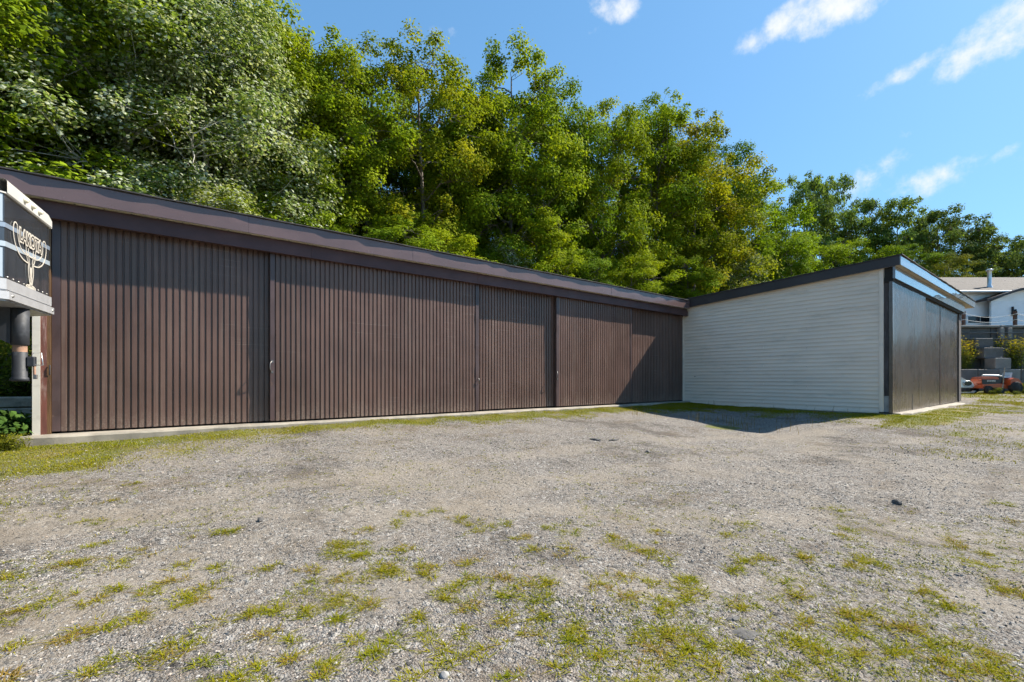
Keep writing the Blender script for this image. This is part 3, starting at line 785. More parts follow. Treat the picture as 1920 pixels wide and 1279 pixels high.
# skull-and-horn badge with its lettering
badge = empty('badge', (0, 0, 0)); badge.parent = tr; badge.location = (0, .02, H(2.72))
def ribbon(pts, w, x=.004, mat='decal', name='badge_line', closed=False):
    vs = []; fs = []; n = len(pts)
    for i, p in enumerate(pts):
        p0 = pts[(i-1) % n if closed else max(i-1, 0)]; p1 = pts[(i+1) % n if closed else min(i+1, n-1)]
        d = Vector((p1[0]-p0[0], p1[1]-p0[1])).normalized(); nn = Vector((-d.y, d.x))
        wi = w if not isinstance(w, list) else w[i]
        for sgn in (-1, 1):
            q = Vector(p)+nn*wi*sgn/2
            vs += [(x, q.x, q.y), (x-.003, q.x, q.y)]
    m_ = n if closed else n-1
    for i in range(m_):
        a0, b0 = i*4, ((i+1) % n)*4
        fs += [(a0, a0+2, b0+2, b0), (a0, b0, b0+1, a0+1), (a0+2, a0+3, b0+3, b0+2)]
    return MB().add(vs, fs).build(name, M[mat], badge)
def bez(P, n=14):
    P = [Vector(p) for p in P]; out = []
    for i in range(n+1):
        t = i/n; q = P[:]
        while len(q) > 1: q = [q[j]*(1-t)+q[j+1]*t for j in range(len(q)-1)]
        out.append((q[0].x, q[0].y))
    return out
for sg in (-1, 1):
    outer = bez([(sg*.05, -.02), (sg*.30, -.03), (sg*.46, .10), (sg*.40, .36), (sg*.30, .27)], 18)
    inner = bez([(sg*.06, .05), (sg*.24, .04), (sg*.33, .13), (sg*.28, .24), (sg*.30, .27)], 18)
    ribbon(outer, .012); ribbon(inner, .010)
    ribbon(bez([(sg*.05, -.02), (sg*.12, .02), (sg*.10, .12), (sg*.14, .22)]), .010)
    ribbon(bez([(sg*.05, -.02), (sg*.075, -.08), (sg*.05, -.15), (sg*.022, -.22)]), .014)
    ribbon(bez([(sg*.06, .12), (sg*.05, 0), (sg*.02, -.06), (sg*.012, -.2)]), .011)
ribbon(bez([(-.12, .07), (0, .03), (.12, .07)]), .014)
ribbon([(0, -.05), (0, -.14), (0, -.235)], [.03, .05, .04])
ribbon([(.105*math.cos(t*math.pi/10), -.245+.018*math.sin(t*math.pi/10)) for t in range(20)], .02, closed=True)
ribbon([(-.09, -.245), (.09, -.245)], .026)
def letters(body, size, off, mat, x, y, z, name, par):
    cu = bpy.data.curves.new(name, 'FONT'); cu.body = body; cu.size = size; cu.align_x = 'CENTER'; cu.align_y = 'CENTER'
    cu.extrude = .0012; cu.offset = off; cu.space_character = .98
    tmp = bpy.data.objects.new(name, cu); col.objects.link(tmp)
    dg = bpy.context.evaluated_depsgraph_get(); me = bpy.data.meshes.new_from_object(tmp.evaluated_get(dg))
    bpy.data.objects.remove(tmp); me.materials.clear(); me.materials.append(mat)
    o = link(name, me, par); o.location = (x, y, z); o.rotation_euler = (R(90), 0, R(90)); o.scale = (1.0, 1.25, 1)
    return o
letters('LAKOTA', .135, .012, M['decal'], .0045, .0, .195, 'lettering_outline', badge)
letters('LAKOTA', .135, -.002, M['decal_dark'], .0070, .0, .195, 'lettering', badge)
# coupler: outer tube, inner tube, collar, latch and pull handle
cx_ = -.066
def lat(name, mat, prof): return MB().lathe([(r_, H(z)) for r_, z in prof], (cx_, 0, 0), 24).build(name, mat, tr)
lat('gooseneck_tube', M['black_paint'], [(0, 2.275), (.064, 2.275), (.064, 1.925), (.055, 1.92), (0, 1.92)])
lat('inner_tube', M['rust'], [(.050, 1.93), (.050, 1.84)])
lat('coupler_collar', M['black_paint'], [(.040, 1.862), (.053, 1.856), (.054, 1.62), (.064, 1.61), (.068, 1.585), (.05, 1.58), (0, 1.58)])
gp = MB(); gp.prism([(cx_-.05, H(2.275)), (-.95, H(2.275)), (-.95, H(2.20)), (-.20, H(1.98)), (cx_-.05, H(1.93))], -.05, .05, 'y'); gp.build('gusset', M['black_paint'], tr)
lx = cx_+.052
latch = MB().box(lx, lx+.055, -.03, .03, H(1.72), H(1.815), .005).build('latch_block', M['black_paint'], tr)
MB().tube([(lx+.055, 0, H(1.745)), (lx+.030, 0, H(1.735)), (lx+.035, .0, H(1.85)), (lx+.095, 0, H(1.852)), (lx+.108, 0, H(1.735)), (lx+.04, 0, H(1.735))], .006, 7).build('pull_handle', M['galv'], latch)
MB().tube([(lx+.045, 0, H(1.735)), (lx+.048, 0, H(1.60))], .011, 8).build('latch_pin', M['rust'], latch)
MB().box(lx+.04, lx+.066, -.014, .014, H(1.60), H(1.645), .004).build('latch_clip', M['steel_bare'], latch)
# the box body and wheels, out of the picture to the side
bx('body', M['gloss_pale'], tr, -9.2, -2.51, -1.05, 1.05, H(TZ+.55), H(3.31), .03)
for wx in (-6.0, -6.95):
    for sg in (-1, 1):
        w_ = MB(); pr = [(.10, -.11), (.30, -.11), (.36, -.07), (.37, 0), (.36, .07), (.30, .11), (.10, .11)]
        l_ = MB().lathe(pr, n=24); w_.add([(p[0], p[2], p[1]) for p in l_.v], l_.f, True)
        o = w_.build('wheel', M['rubber'], tr); o.location = (wx, sg*1.12, .37)
MB().tube([(-2.7, -.9, H(2.3)), (-2.7, -.9, .06)], .05, 12).box(-2.82, -2.58, -1.02, -.78, 0, .05).build('landing_leg', M['trailer_rail'], tr)

# ------------------------------------------------------------------ block wall, terrace, house beyond the side shed
ob = c2w(0, 0)
def croot(name, X, Y, z, **k):
    x, y = c2w(X, Y); return empty(name, (x, y, z), -YAW, **k)
wall = croot('block_wall', 27, 25, .9, label='stepped retaining wall of big grey concrete blocks beyond the side shed', cat='retaining wall')
rgb = random.Random(31)
blk_me = {}
def block(x0, x1, y0, y1, z0, z1, mat='block', lug=False, name='block'):
    key = (round(x1-x0, 2), round(y1-y0, 2), round(z1-z0, 2), mat, lug)
    if key not in blk_me:
        mb = MB().box(0, x1-x0, 0, y1-y0, 0, z1-z0, .025)
        if lug:
            w = x1-x0; mb.box(w*.42, w*.58, .12, .32, z1-z0+.001, z1-z0+.07, .015)
        blk_me[key] = mb.mesh('block', M[mat])
    o = link(name, blk_me[key], wall); o.location = (x0-27, y0-25, z0-.9); return o
for r in range(2):                                  # lower, nearer courses
    x = 21.4-(.6 if r else 0)
    while x < 36:
        w = 1.2; light = 26.2 < x+w/2 < 27.8 and r == 1
        block(x+.008, x+w-.008, 25+rgb.uniform(-.02, .02), 25.6, .93+r*.61+.006, .93+(r+1)*.61-.006, 'block_light' if light else 'block'); x += w
for r in range(4):                                  # upper, set back
    x = 21.4-(.6 if r % 2 else 0)
    while x < 37:
        block(x+.008, x+1.192, 26.6+rgb.uniform(-.03, .03), 27.2, 2.15+r*.61+.006, 2.15+(r+1)*.61-.006); x += 1.2
block(26.72, 27.62, 25.15, 25.75, 2.156, 2.77, 'block_light', True)
block(26.62, 27.72, 25.65, 26.25, 2.775, 3.38, 'block', True)
block(26.60, 27.62, 26.10, 26.59, 3.385, 3.95, 'block')
block(27.75, 28.6, 25.9, 26.55, 2.78, 3.37, 'block')
for a_ in np.arange(21.2, 37, 2.4):
    block(a_+.01, a_+2.39, 26.42, 27.3, 4.60, 4.74, 'block_light', name='cap_stone')
for xx in (25.7, 28.3, 28.75):
    block(xx, xx+.26, 26.35, 26.58, 3.96, 4.585, 'block_light', name='stub_post')
for zz, yy in ((4.28, 26.38), (3.92, 26.2)):
    MB().tube([(-6+i*1.6, yy-25+.02*math.sin(i), zz-.9-.02*math.sin(i*1.3)) for i in range(10)], .03, 8).build('pipe_rail', M['block'], wall)
ter = croot('terrace', 0, 0, 0); ter['kind'] = 'structure'
tm_ = MB(); tm_.box(19.5, 75, 26.9, 95, -.5, 4.59); tm_.build('terrace_fill', M['ground'], ter)
led = MB().box(20, 37, 25.55, 26.65, .8, 2.12); led.build('ledge_soil', M['ground'], ter)
fen = croot('rope_fence', 28, 26.75, 4.74, label='rope fence on brown posts along the top of the block wall', cat='fence')
px_ = [-4.6, -1.45, 1.58, 4.6, 7.7]
for xx in px_: bx('post', M['post_brown'], fen, xx-.065, xx+.065, -.065, .065, 0, .86)
for i in range(4):
    for zt, sag in ((.70, .22), (.36, .18)):
        MB().tube([(px_[i]+(px_[i+1]-px_[i])*t/10, -.075, zt-sag*4*(t/10)*(1-t/10)) for t in range(11)], .014, 6).build('rope', M['rope'], fen)

ho = croot('white_house', 37, 33, 4.59, label='white clapboard house with brown roof above the block wall', cat='house')
hz = lambda z: z-4.59
def clap(name, mat, x0, x1, y, z0, z1, step=.16):
    mb = MB(); z = z0
    while z < z1-.01:
        zt = min(z+step, z1)
        mb.add([(x0, y-.018, z), (x1, y-.018, z), (x1, y, zt), (x0, y, zt), (x0, y, z), (x1, y, z)], [(0, 1, 2, 3), (0, 4, 5, 1)]); z += step
    mb.box(x0, x1, y+.001, y+.12, z0, z1)
    return mb.build(name, mat, ho)
clap('wall', M['house_white'], -8, 12, 0, hz(4.6), hz(7.95))
bx('side_wall', M['house_white'], ho, -8, -7.85, .13, 9, 0, hz(7.9))
rf = MB(); rf.prism([(-.55, hz(7.86)), (-.55, hz(7.96)), (4.5, hz(9.95)), (10, hz(7.96)), (10, hz(7.86)), (4.5, hz(9.83))], -8.5, 12.5, 'x')
roof_h = rf.build('roof', M['shingle_brown'], ho)
rgs = random.Random(77)
sh_me = [MB().box(0, 1.0, 0, .012, 0, .22).mesh('shingle', M['shingle_brown'])]
for r in range(11):                                  # shingle courses on the near slope
    for c in range(10):
        o = link('shingle_course', sh_me[0], roof_h); t = r/11
        o.location = (-8.5+c*2.1, -.56+5.05*t, hz(7.975)+1.99*t+.004); o.rotation_euler = (R(-66), 0, 0); o.scale = (2.09, 1, 2.2)
bx('gutter', M['house_trim'], ho, -8.5, 12.5, -.66, -.555, hz(7.80), hz(7.93), .02)
pipe = MB().lathe([(.21, 0), (.20, .02), (.17, .25), (.12, .30), (.12, 1.35), (.125, 1.36)], (-2.0, .35, hz(8.15)), 18).build('flue_pipe', M['galv'], ho)
MB().lathe([(.12, 0), (.19, .02), (.20, .14), (.12, .17), (0, .18)], (-2.0, .35, hz(9.5)), 18).build('flue_cap', M['galv'], pipe)
MB().lathe([(.34, 0), (.36, .02), (.2, .05)], (-2.0, .35, hz(8.13)), 18).build('flashing', M['rust'], pipe)
win = bx('window', M['house_trim'], ho, -4.05, -2.15, -.06, -.02, hz(5.62), hz(6.2))
bx('pane', M['glass_dark'], win, -3.98, -3.12, -.075, -.062, hz(5.67), hz(6.15)); bx('pane', M['glass_dark'], win, -3.08, -2.22, -.075, -.062, hz(5.67), hz(6.15))
# lower wing with its own roof
def wx_(px, Y=32.2): return (px-960)/853*Y-37
wing = clap('wing_wall', M['house_white'], wx_(1864), 8, -.6, hz(4.6), hz(7.15))
wr = MB(); wr.add([(wx_(1848), -.95, hz(7.26)), (wx_(1910), -.95, hz(8.02)), (8, -.95, hz(9.0)), (8, -.95, hz(8.86)), (wx_(1910), -.95, hz(7.85)), (wx_(1848), -.95, hz(7.12)),
                   (wx_(1848), -.02, hz(7.26)), (wx_(1910), -.02, hz(8.02)), (8, -.02, hz(9.0)), (8, -.02, hz(8.86)), (wx_(1910), -.02, hz(7.85)), (wx_(1848), -.02, hz(7.12))],
                  [(0, 5, 4, 1), (1, 4, 3, 2), (6, 7, 10, 11), (7, 8, 9, 10), (0, 1, 7, 6), (1, 2, 8, 7), (5, 11, 10, 4), (4, 10, 9, 3), (0, 6, 11, 5), (2, 3, 9, 8)])
wr.build('wing_roof', M['fascia_dark'], ho)
gw = MB(); gw.prism([(wx_(1864), hz(7.151)), (8, hz(7.151)), (8, hz(8.85)), (wx_(1910), hz(7.84))], -.6, -.5, 'y'); gw.build('wing_gable', M['house_trim'], ho)
lamp = MB().box(wx_(1901.5), wx_(1903), -.75, -.62, hz(6.2), hz(6.75)).box(wx_(1904.5), wx_(1906.5), -.8, -.7, hz(6.2), hz(6.55)).box(wx_(1901), wx_(1908), -.82, -.62, hz(6.14), hz(6.195)); lamp.build('wall_bracket', M['black_plastic'], ho)

# ------------------------------------------------------------------ machines parked by the block wall
def yw(X, Y): x, y = c2w(X, Y); return gz(x, y)
mz = yw(25, 23.6)
mow = croot('garden_tractor', 24.95, 23.6, mz, label='orange garden tractor with a black hood panel parked by the block wall', cat='tractor')
def cyl_y(r0, w, prof=None, n=20):
    l_ = MB().lathe([(.0, -w/2), (r0*.55, -w/2), (r0*.6, -w*.3), (r0*.9, -w/2), (r0, -w*.3), (r0, w*.3), (r0*.9, w/2), (r0*.6, w*.3), (r0*.55, w/2), (0, w/2)], n=n)
    m_ = MB(); m_.add([(p[0], p[2], p[1]) for p in l_.v], l_.f, True); return m_
MB().prism([(-.86, .26), (.62, .24), (.66, .40), (.10, .50), (-.84, .46)], -.32, .32, 'y').build('deck', M['orange'], mow)
hood = MB().prism([(-.86, .47), (.02, .49), (.02, .80), (-.10, .86), (-.78, .84), (-.88, .74)], -.27, .27, 'y').build('hood', M['orange'], mow)
bx('hood_panel', M['black_plastic'], mow, -.85, .10, -.285, -.272, .46, .72)
for i, w in enumerate((.05, .045, .05, .04, .055, .045, .05)):
    bx('hood_lettering', M['white_paint'], hood, -.60+i*.062, -.60+i*.062+w, -.291, -.287, .60+(.012 if i % 2 else 0), .685)
MB().tube([(-.74, -.2, .93), (.10, -.2, .91)], .05, 10).build('guard_bar', M['grey_blue'], mow)
bx('dash', M['black_plastic'], mow, .05, .26, -.25, .25, .45, .92, .03)
MB().tube([(.16, 0, .92), (.24, 0, 1.02)], .02, 8).build('steering_column', M['black_plastic'], mow)
MB().prism([(.40, .42), (.46, .72), (.60, .80), (.84, .74), (1.02, .52), (1.04, .38)], -.45, .45, 'y').build('rear_fender', M['orange'], mow)
MB().prism([(.34, .80), (.74, .81), (.80, 1.06), (.74, 1.08), (.66, .87), (.36, .86)], -.2, .2, 'y').build('seat', M['grey_blue'], mow)
for xx, r_, yy, w_ in ((-.62, .20, .36, .15), (-.62, .20, -.36, .15), (.68, .30, .42, .22), (.68, .30, -.44, .22)):
    o = cyl_y(r_, w_).build('wheel', M['rubber'], mow); o.location = (xx, yy, r_)
sn = croot('snowmobile', 23.55, 23.9, yw(23.55, 23.9), label='silver and dark machine nose peeking out behind the side shed', cat='snowmobile')
MB().prism([(-1.4, .30), (.28, .28), (.36, .42), (.28, .56), (-.30, .70), (-1.4, .62)], -.36, .36, 'y').build('cowl', M['galv'], sn)
MB().prism([(-.42, .70), (.04, .60), (.10, .66), (-.40, .94), (-.50, .96)], -.28, .28, 'y').build('windshield', M['white_paint'], sn)
MB().prism([(.21*math.cos(i*math.pi/10)+.02, .50+.13*math.sin(i*math.pi/10)) for i in range(20)], -.39, -.364, 'y').build('side_panel', M['glass_dark'], sn)
MB().tube([(.22*math.cos(i*math.pi/10)+.02, -.385, .50+.14*math.sin(i*math.pi/10)) for i in range(21)], .018, 6).build('panel_rim', M['galv'], sn)
MB().tube([(-.6, -.40, .30), (.20, -.40, .30), (.30, -.40, .38)], .03, 8).build('bumper', M['white_paint'], sn)
MB().prism([(-.9, .02), (.26, .02), (.40, .12), (.34, .14), (.22, .07), (-.9, .07)], -.44, -.30, 'y').build('ski', M['white_paint'], sn)
bx('track', M['rubber'], sn, -1.5, -.1, -.2, .2, .02, .29, .05)
binr = croot('waste_bin', 25.55, 24.0, yw(25.55, 24.0)-.02, label='narrow black bin standing behind the orange tractor', cat='bin')
MB().prism([(-.20, 0), (.20, 0), (.25, .78), (-.25, .78)], -.22, .22, 'y').build('bin_body', M['black_plastic'], binr)
MB().box(-.27, .27, -.26, .25, .782, .83, .015).build('lid', M['black_plastic'], binr)
shv = croot('shovel', 25.05, 23.25, yw(25.05, 23.25), label='long pale handled shovel leaning against the orange tractor', cat='shovel')
MB().tube([(.02, 0, .24), (.32, .18, 1.30)], .022, 8).build('shaft', M['timber'], shv)
MB().add([(-.10, -.02, .0), (.10, -.02, .0), (.13, .0, .26), (-.09, .0, .26), (0, -.05, .02), (.02, -.04, .27)], [(0, 4, 5, 3), (4, 1, 2, 5)]).build('blade', M['black_paint'], shv)

# ------------------------------------------------------------------ old timbers by the near end of the long shed
for i, (z, dx, dy, lab) in enumerate(((.62, 0, 0, 'bottom'), (.84, .06, .05, 'middle'), (1.06, -.03, .02, 'top'))):
    o = MB().box(-3.2, 3.2, -.09, .09, 0, .19, .018).build('landscape_timber', M['timber'])
    o.location = (-4.95+dx, 12.6+dy, z+.02*i); o.rotation_euler = (R(1.5*i), R(.6*(i-1)), R(1.2*(i-1)))
    tag(o, f'{lab} weathered timber of the low stack beside the near shed corner', 'timber', 'weathered timbers beside the shed')
hp_ = [(-2.1+.35*math.sin(i*.5)-i*.12, 9.95-.1*i+.2*math.sin(i*.8), gz(-2.1-i*.12, 9.9-.1*i)+.02) for i in range(14)]
tag(MB().tube(hp_, .012, 6).build('cable', M['black_paint']), 'thin dark cable lying in the weeds near the shed corner', 'cable')

# ------------------------------------------------------------------ trees
def leaf_cloud(P, N, size, asp=1.0, fold=.12, rng=None):
    """one small folded diamond per leaf"""
    n = len(P)
    A = rng.normal(size=(n, 3)); A -= (A*N).sum(1, keepdims=True)*N; A /= np.linalg.norm(A, axis=1, keepdims=True)+1e-9
    B = np.cross(N, A); s = size[:, None]
    tip = P+A*s*.5; bas = P-A*s*.5
    l = P+B*s*.5*asp-N*s*fold+A*s*.06; r = P-B*s*.5*asp-N*s*fold+A*s*.06
    V = np.stack([bas, l, tip, r], 1).reshape(-1, 3); i = np.arange(n)*4
    F = np.stack([np.stack([i, i+2, i+1], 1), np.stack([i, i+3, i+2], 1)], 1).reshape(-1, 3)
    return V, F
def make_tree(seed, H=18., rad=4., base=.22, clumps=120, per=260, leaf=.13, shape='maple', trunk_r=.2, lean=.5, bark='bark', mat='leaf'):
    rng = np.random.default_rng(seed); rp = random.Random(seed)
    bend = [(rp.uniform(-lean, lean), rp.uniform(-lean, lean)) for _ in range(3)]
    def tp(t): return np.array([bend[0][0]*t+bend[1][0]*t*t*.8+.12*math.sin(t*7+seed), bend[0][1]*t+bend[1][1]*t*t*.8+.12*math.cos(t*6+seed), H*t])
    mb = MB()
    ts = np.linspace(0, .93, 13)
    mb.tube([tp(t) for t in ts], [trunk_r*(1.35 if i == 0 else 1)*(1-t*.88) for i, t in enumerate(ts)], 9)
    # uneven envelope: several lobes around the stem
    lobes = [(rp.uniform(.30, .95), rp.uniform(0, 6.28), rp.uniform(.75, 1.25)) for _ in range(11)]
    C = []; tries = 0
    while len(C) < clumps and tries < clumps*60:
        tries += 1
        t = base+(1-base)*rp.random()**.9; u = (t-base)/(1-base)
        prof = math.sqrt(max(.03, 1-((u-.46)/.60)**2)) if shape == 'maple' else math.sqrt(max(.02, 1-((u-.40)/.64)**2))*.9
        ang = rp.uniform(0, 6.28); lob = 1.0
        for lt, la, lw in lobes:
            dl = math.cos(ang-la); lob += .30*lw*max(0, dl)**3*math.exp(-((t-lt)/.12)**2)
        lob *= .78+.25*rp.random()
        rr = rad*prof*lob*(rp.random()**.5)
        c = tp(t)+np.array([rr*math.cos(ang), rr*math.sin(ang), rp.uniform(-.3, .3)])
        C.append((c, rr/(rad*prof+.01), t))
    # limbs
    limb_ends = []
    for k in range(20):
        t0 = base*.75+(.90-base*.75)*(k+rp.random())/20; a0 = k*2.4+rp.uniform(-.5, .5)
        L = rad*(.72-.45*abs(t0-.45))*rp.uniform(.7, 1.0); p0 = tp(t0); up = rp.uniform(.35, .9)
        pts = []
        for i in range(6):
            f = i/5; pts.append(p0+np.array([math.cos(a0+.25*f)*L*f, math.sin(a0+.25*f)*L*f, L*up*f*(1-.25*f)+.1*math.sin(f*9+k)]))
        r0 = trunk_r*(1-t0*.85)*.55
        mb.tube(pts, [r0*(1-.8*i/5)+.008 for i in range(6)], 6, False); limb_ends += [(p, r0) for p in pts[2:]]
    LE = np.array([p for p, _ in limb_ends]+[tp(t) for t in np.linspace(.45, .93, 16)])
    Vs = []; Fs = []; T = []; Lf = []; nv = 0
    for ci, (c, e, t) in enumerate(C):
        j = np.argsort(((LE-c)**2).sum(1))[rp.randrange(3)]; q = LE[j]; mid = (q+c)/2+rng.normal(0, .16, 3)-np.array([0, 0, .15]); q2 = q*.75+c*.25+rng.normal(0, .08, 3)-np.array([0, 0, .12])
        mb.tube([q, q2, mid, c], [.020, .016, .011, .005], 4, False)
        rc_ = (rp.uniform(.55, 1.15) if ci % 4 else rp.uniform(.30, .6))*(rad/4)**.5*(1.0-.30*max(0, t-.8)/.2)
        n = int(per*rc_**2*rp.uniform(.7, 1.2))
        d = rng.normal(size=(n, 3)); d /= np.linalg.norm(d, axis=1, keepdims=True); r_ = rng.random(n)[:, None]**.36
        sc_ = np.array([1., 1., .80 if shape == 'maple' else .85])
        d[:, 2] = np.where((d[:, 2] < -.25) & (rng.random(n) < .6), -d[:, 2]*rng.random(n), d[:, 2])
        P = c+d*r_*rc_*sc_*(.8+.4*rng.random((n, 1)))
        if shape == 'droop': P[:, 2] -= rng.random(n)**2*rc_*.9
        out = c-tp(min(t, .93)); out[2] = .3; out = out/(np.linalg.norm(out)+1e-6)
        N = d*.5+out*.40+np.array([0, 0, .55])+rng.normal(0, .38, (n, 3)); N /= np.linalg.norm(N, axis=1, keepdims=True)
        V, F = leaf_cloud(P, N, leaf*(.65+.7*rng.random(n)), rng=rng)
        Vs.append(V); Fs.append(F+nv); nv += len(V)
        tint = rp.random()
        T.append(np.repeat(np.clip(tint*.75+.25*rng.random(n)*1.0, 0, 1), 2)); Lf.append(np.repeat(rng.random(n)*(1.0 if mat == 'leaf' else 1.0), 2))
    me = raw_mesh('crown', np.concatenate(Vs), np.concatenate(Fs), M[mat]); face_attr(me, 'tint', np.concatenate(T)); face_attr(me, 'leaf', np.concatenate(Lf))
    return mb.mesh('trunk', M[bark]), me, H, rad
proto = {
    'm0': make_tree(11, 18, 4.2, .16, 190, 480, .138), 'm1': make_tree(23, 18, 4.0, .14, 190, 480, .138), 'm2': make_tree(37, 18, 3.6, .18, 170, 480, .130),
    'm3': make_tree(41, 18, 4.4, .12, 195, 470, .145, lean=.9), 'm4': make_tree(59, 18, 3.4, .25, 140, 480, .128, lean=1.0),
    'p0': make_tree(67, 18, 4.0, .12, 190, 430, .120, shape='poplar', bark='birch', mat='leaf_silver', lean=1.1), 'p1': make_tree(71, 18, 3.8, .14, 180, 390, .13, shape='droop', bark='birch', mat='leaf_silver', lean=.8),
    'f0': make_tree(83, 18, 5.0, .2, 175, 230, .21), 'f1': make_tree(89, 18, 5.2, .16, 175, 230, .21)}
def plant_tree(key, X, Y, ztop, rad, rot, color, yel, name, label, cat='tree', group=None, z0=None, xy=None):
    x, y = xy if xy else c2w(X, Y)
    zb = gz(x, y) if z0 is None else z0
    tme, cme, H0, R0 = proto[key]
    e = empty(name, (x, y, zb-.1), label=label, cat=cat, group=group)
    s = (rad/R0, rad/R0, (ztop-.5-zb)/H0)
    for nm, me in (('trunk', tme), ('crown', cme)):
        o = link(nm, me, e); o.scale = s; o.rotation_euler = (0, 0, rot)
        o.color = (color[0]*1.10, color[1]*1.25, color[2]*1.25, yel*.8) if nm == 'crown' else (1, 1, 1, 1)
    return e
def zpx(py, Y): return CAM_H+(711-py)/853*Y
def xpx(px, Y): return (px-960)/853*Y
G1, G2, G3, G4, G5 = (.165, .205, .010), (.115, .162, .010), (.205, .232, .008), (.085, .130, .012), (.145, .180, .038)
SIL = (.175, .215, .040)
front = [  # seen-at bearing, distance, height cue, radius, mesh, colour, yellowing, label
    (-90, 14.5, -260, 4.6, 'm0', G1, .15, 'dark green maple at the near edge of the wood, above the trailer'),
    (60, 15.5, -190, 4.2, 'm3', G1, .25, 'dense deep green maple above the near corner of the long shed'),
    (215, 16.0, -110, 3.6, 'p0', SIL, .0, 'silvery leaved poplar over the near half of the scuffed door'),
    (385, 17.0, -70, 3.6, 'p0', SIL, .0, 'silvery poplar with a crooked pale trunk above the shed roof'),
    (470, 19.5, -30, 3.3, 'p1', (.165, .195, .045), .1, 'tall thin leaved birch with drooping sprays beside the silvery poplar'),
    (550, 21.5, 28, 3.1, 'm1', G3, .25, 'bright lime green maple beside the birch'),
    (622, 22.5, 92, 2.9, 'm2', (.175, .215, .01), .3, 'yellow green maple next to the lime green one'),
    (700, 24.0, 84, 2.8, 'm4', (.18, .20, .01), .55, 'thin topped maple with yellowing sprays above the widest door'),
    (790, 25.0, 62, 2.9, 'm4', (.19, .205, .01), .65, 'loose yellow green maple with a tall wispy top'),
    (868, 28.5, 150, 3.0, 'm1', G1, .25, 'shorter green maple in the gap beside the tall wispy one'),
    (955, 29.5, 84, 4.0, 'm0', G1, .4, 'tall broad maple rising over the middle of the shed roof'),
    (1050, 31.5, 146, 2.9, 'm2', G2, .2, 'dark green maple with an arm reaching into the sky'),
    (1130, 34.0, 186, 3.6, 'm3', (.20, .225, .01), .5, 'yellow green maple above the far end of the long shed'),
    (1222, 39.0, 180, 4.2, 'm1', G1, .35, 'big round topped green maple behind the corner of the two sheds'),
    (1305, 40.0, 214, 4.4, 'm0', (.18, .185, .01), .75, 'maple turning orange yellow above the pale wall'),
    (1372, 47.0, 272, 3.6, 'm2', G4, .1, 'dark green tree just beyond the orange yellow maple'),
    (1425, 45.0, 330, 4.3, 'm3', (.16, .21, .01), .25, 'fresh green maple above the middle of the pale wall'),
    (1490, 48.0, 425, 3.8, 'm1', (.165, .205, .01), .3, 'low green maple leaning out over the side shed roof'),
]
for i, (px, Y, py, rd, key, c, ye, lab) in enumerate(front):
    nm = 'poplar_tree' if key == 'p0' else 'birch_tree' if key == 'p1' else 'maple_tree'
    plant_tree(key, xpx(px, Y), Y, zpx(py, Y), rd*1.12, i*1.9, c, ye, nm, lab, group='front row of the wood')
far = [
    (1512, 60, 326, 4.0, 'f0', G5, .0, 'tall dark tree, first of the far row right of the wood'),
    (1562, 62, 320, 3.6, 'f1', G5, .0, 'tallest dark round headed tree of the far row'),
    (1622, 63, 368, 3.8, 'f0', (.11, .14, .03), .1, 'thin see-through tree beside the tallest of the far row'),
    (1682, 61, 366, 4.6, 'f1', G5, .0, 'broad dark tree above the corner of the side shed'),
    (1752, 60, 390, 4.8, 'f0', (.10, .125, .03), .1, 'spreading dark tree above the side shed front'),
    (1815, 60, 398, 3.6, 'f1', (.10, .125, .03), .2, 'dark tree behind the house roof, left of the flue'),
    (1872, 62, 446, 3.2, 'f0', (.08, .10, .025), .3, 'small yellow green tree behind the flue pipe'),
    (1925, 58, 432, 3.6, 'f1', (.11, .14, .03), .2, 'tree at the far edge above the house'),
    (1775, 52, 470, 3.0, 'm4', (.12, .125, .02), .5, 'low yellowing tree behind the house ridge'),
    (2010, 58, 430, 5.0, 'f0', G5, .1, 'tree beyond the house, past the picture edge'),
    (1600, 56, 440, 3.6, 'm3', G1, .2, 'low green tree filling in below the far row'),
    (1690, 55, 450, 3.6, 'm1', G2, .2, 'low dark tree just above the side shed eave'),
]
for i, (px, Y, py, rd, key, c, ye, lab) in enumerate(far):
    plant_tree(key, xpx(px, Y), Y, zpx(py, Y), rd, i*2.3+.4, c, ye, 'broadleaf_tree', lab, group='far row of trees', z0=4.5)
rt = random.Random(6)
for i in range(30):                                # deeper rows closing the wood
    u = i/29
    px = -160+1560*u+rt.uniform(-25, 25)
    Yd = np.interp(px, [-160, 400, 900, 1300, 1400], [19.5, 23, 33, 46, 52])*(1.0 if i % 2 else 1.22)
    sky_y = np.interp(px, [-160, 500, 560, 650, 800, 870, 960, 1050, 1100, 1230, 1330, 1380, 1450], [-200, -20, 70, 130, 150, 190, 130, 190, 240, 215, 250, 310, 400])
    py = sky_y+rt.uniform(25, 90)
    k = ('m0', 'm1', 'm3', 'f0', 'm2')[i % 5]
    plant_tree(k, xpx(px, Yd), Yd, zpx(py, Yd), rt.uniform(3.0, 4.0), i*1.3, rt.choice((G2, G4, G1)), rt.uniform(0, .25), 'woodland_tree',
               'green tree deep in the wood behind the front row', group='deeper trees of the wood')
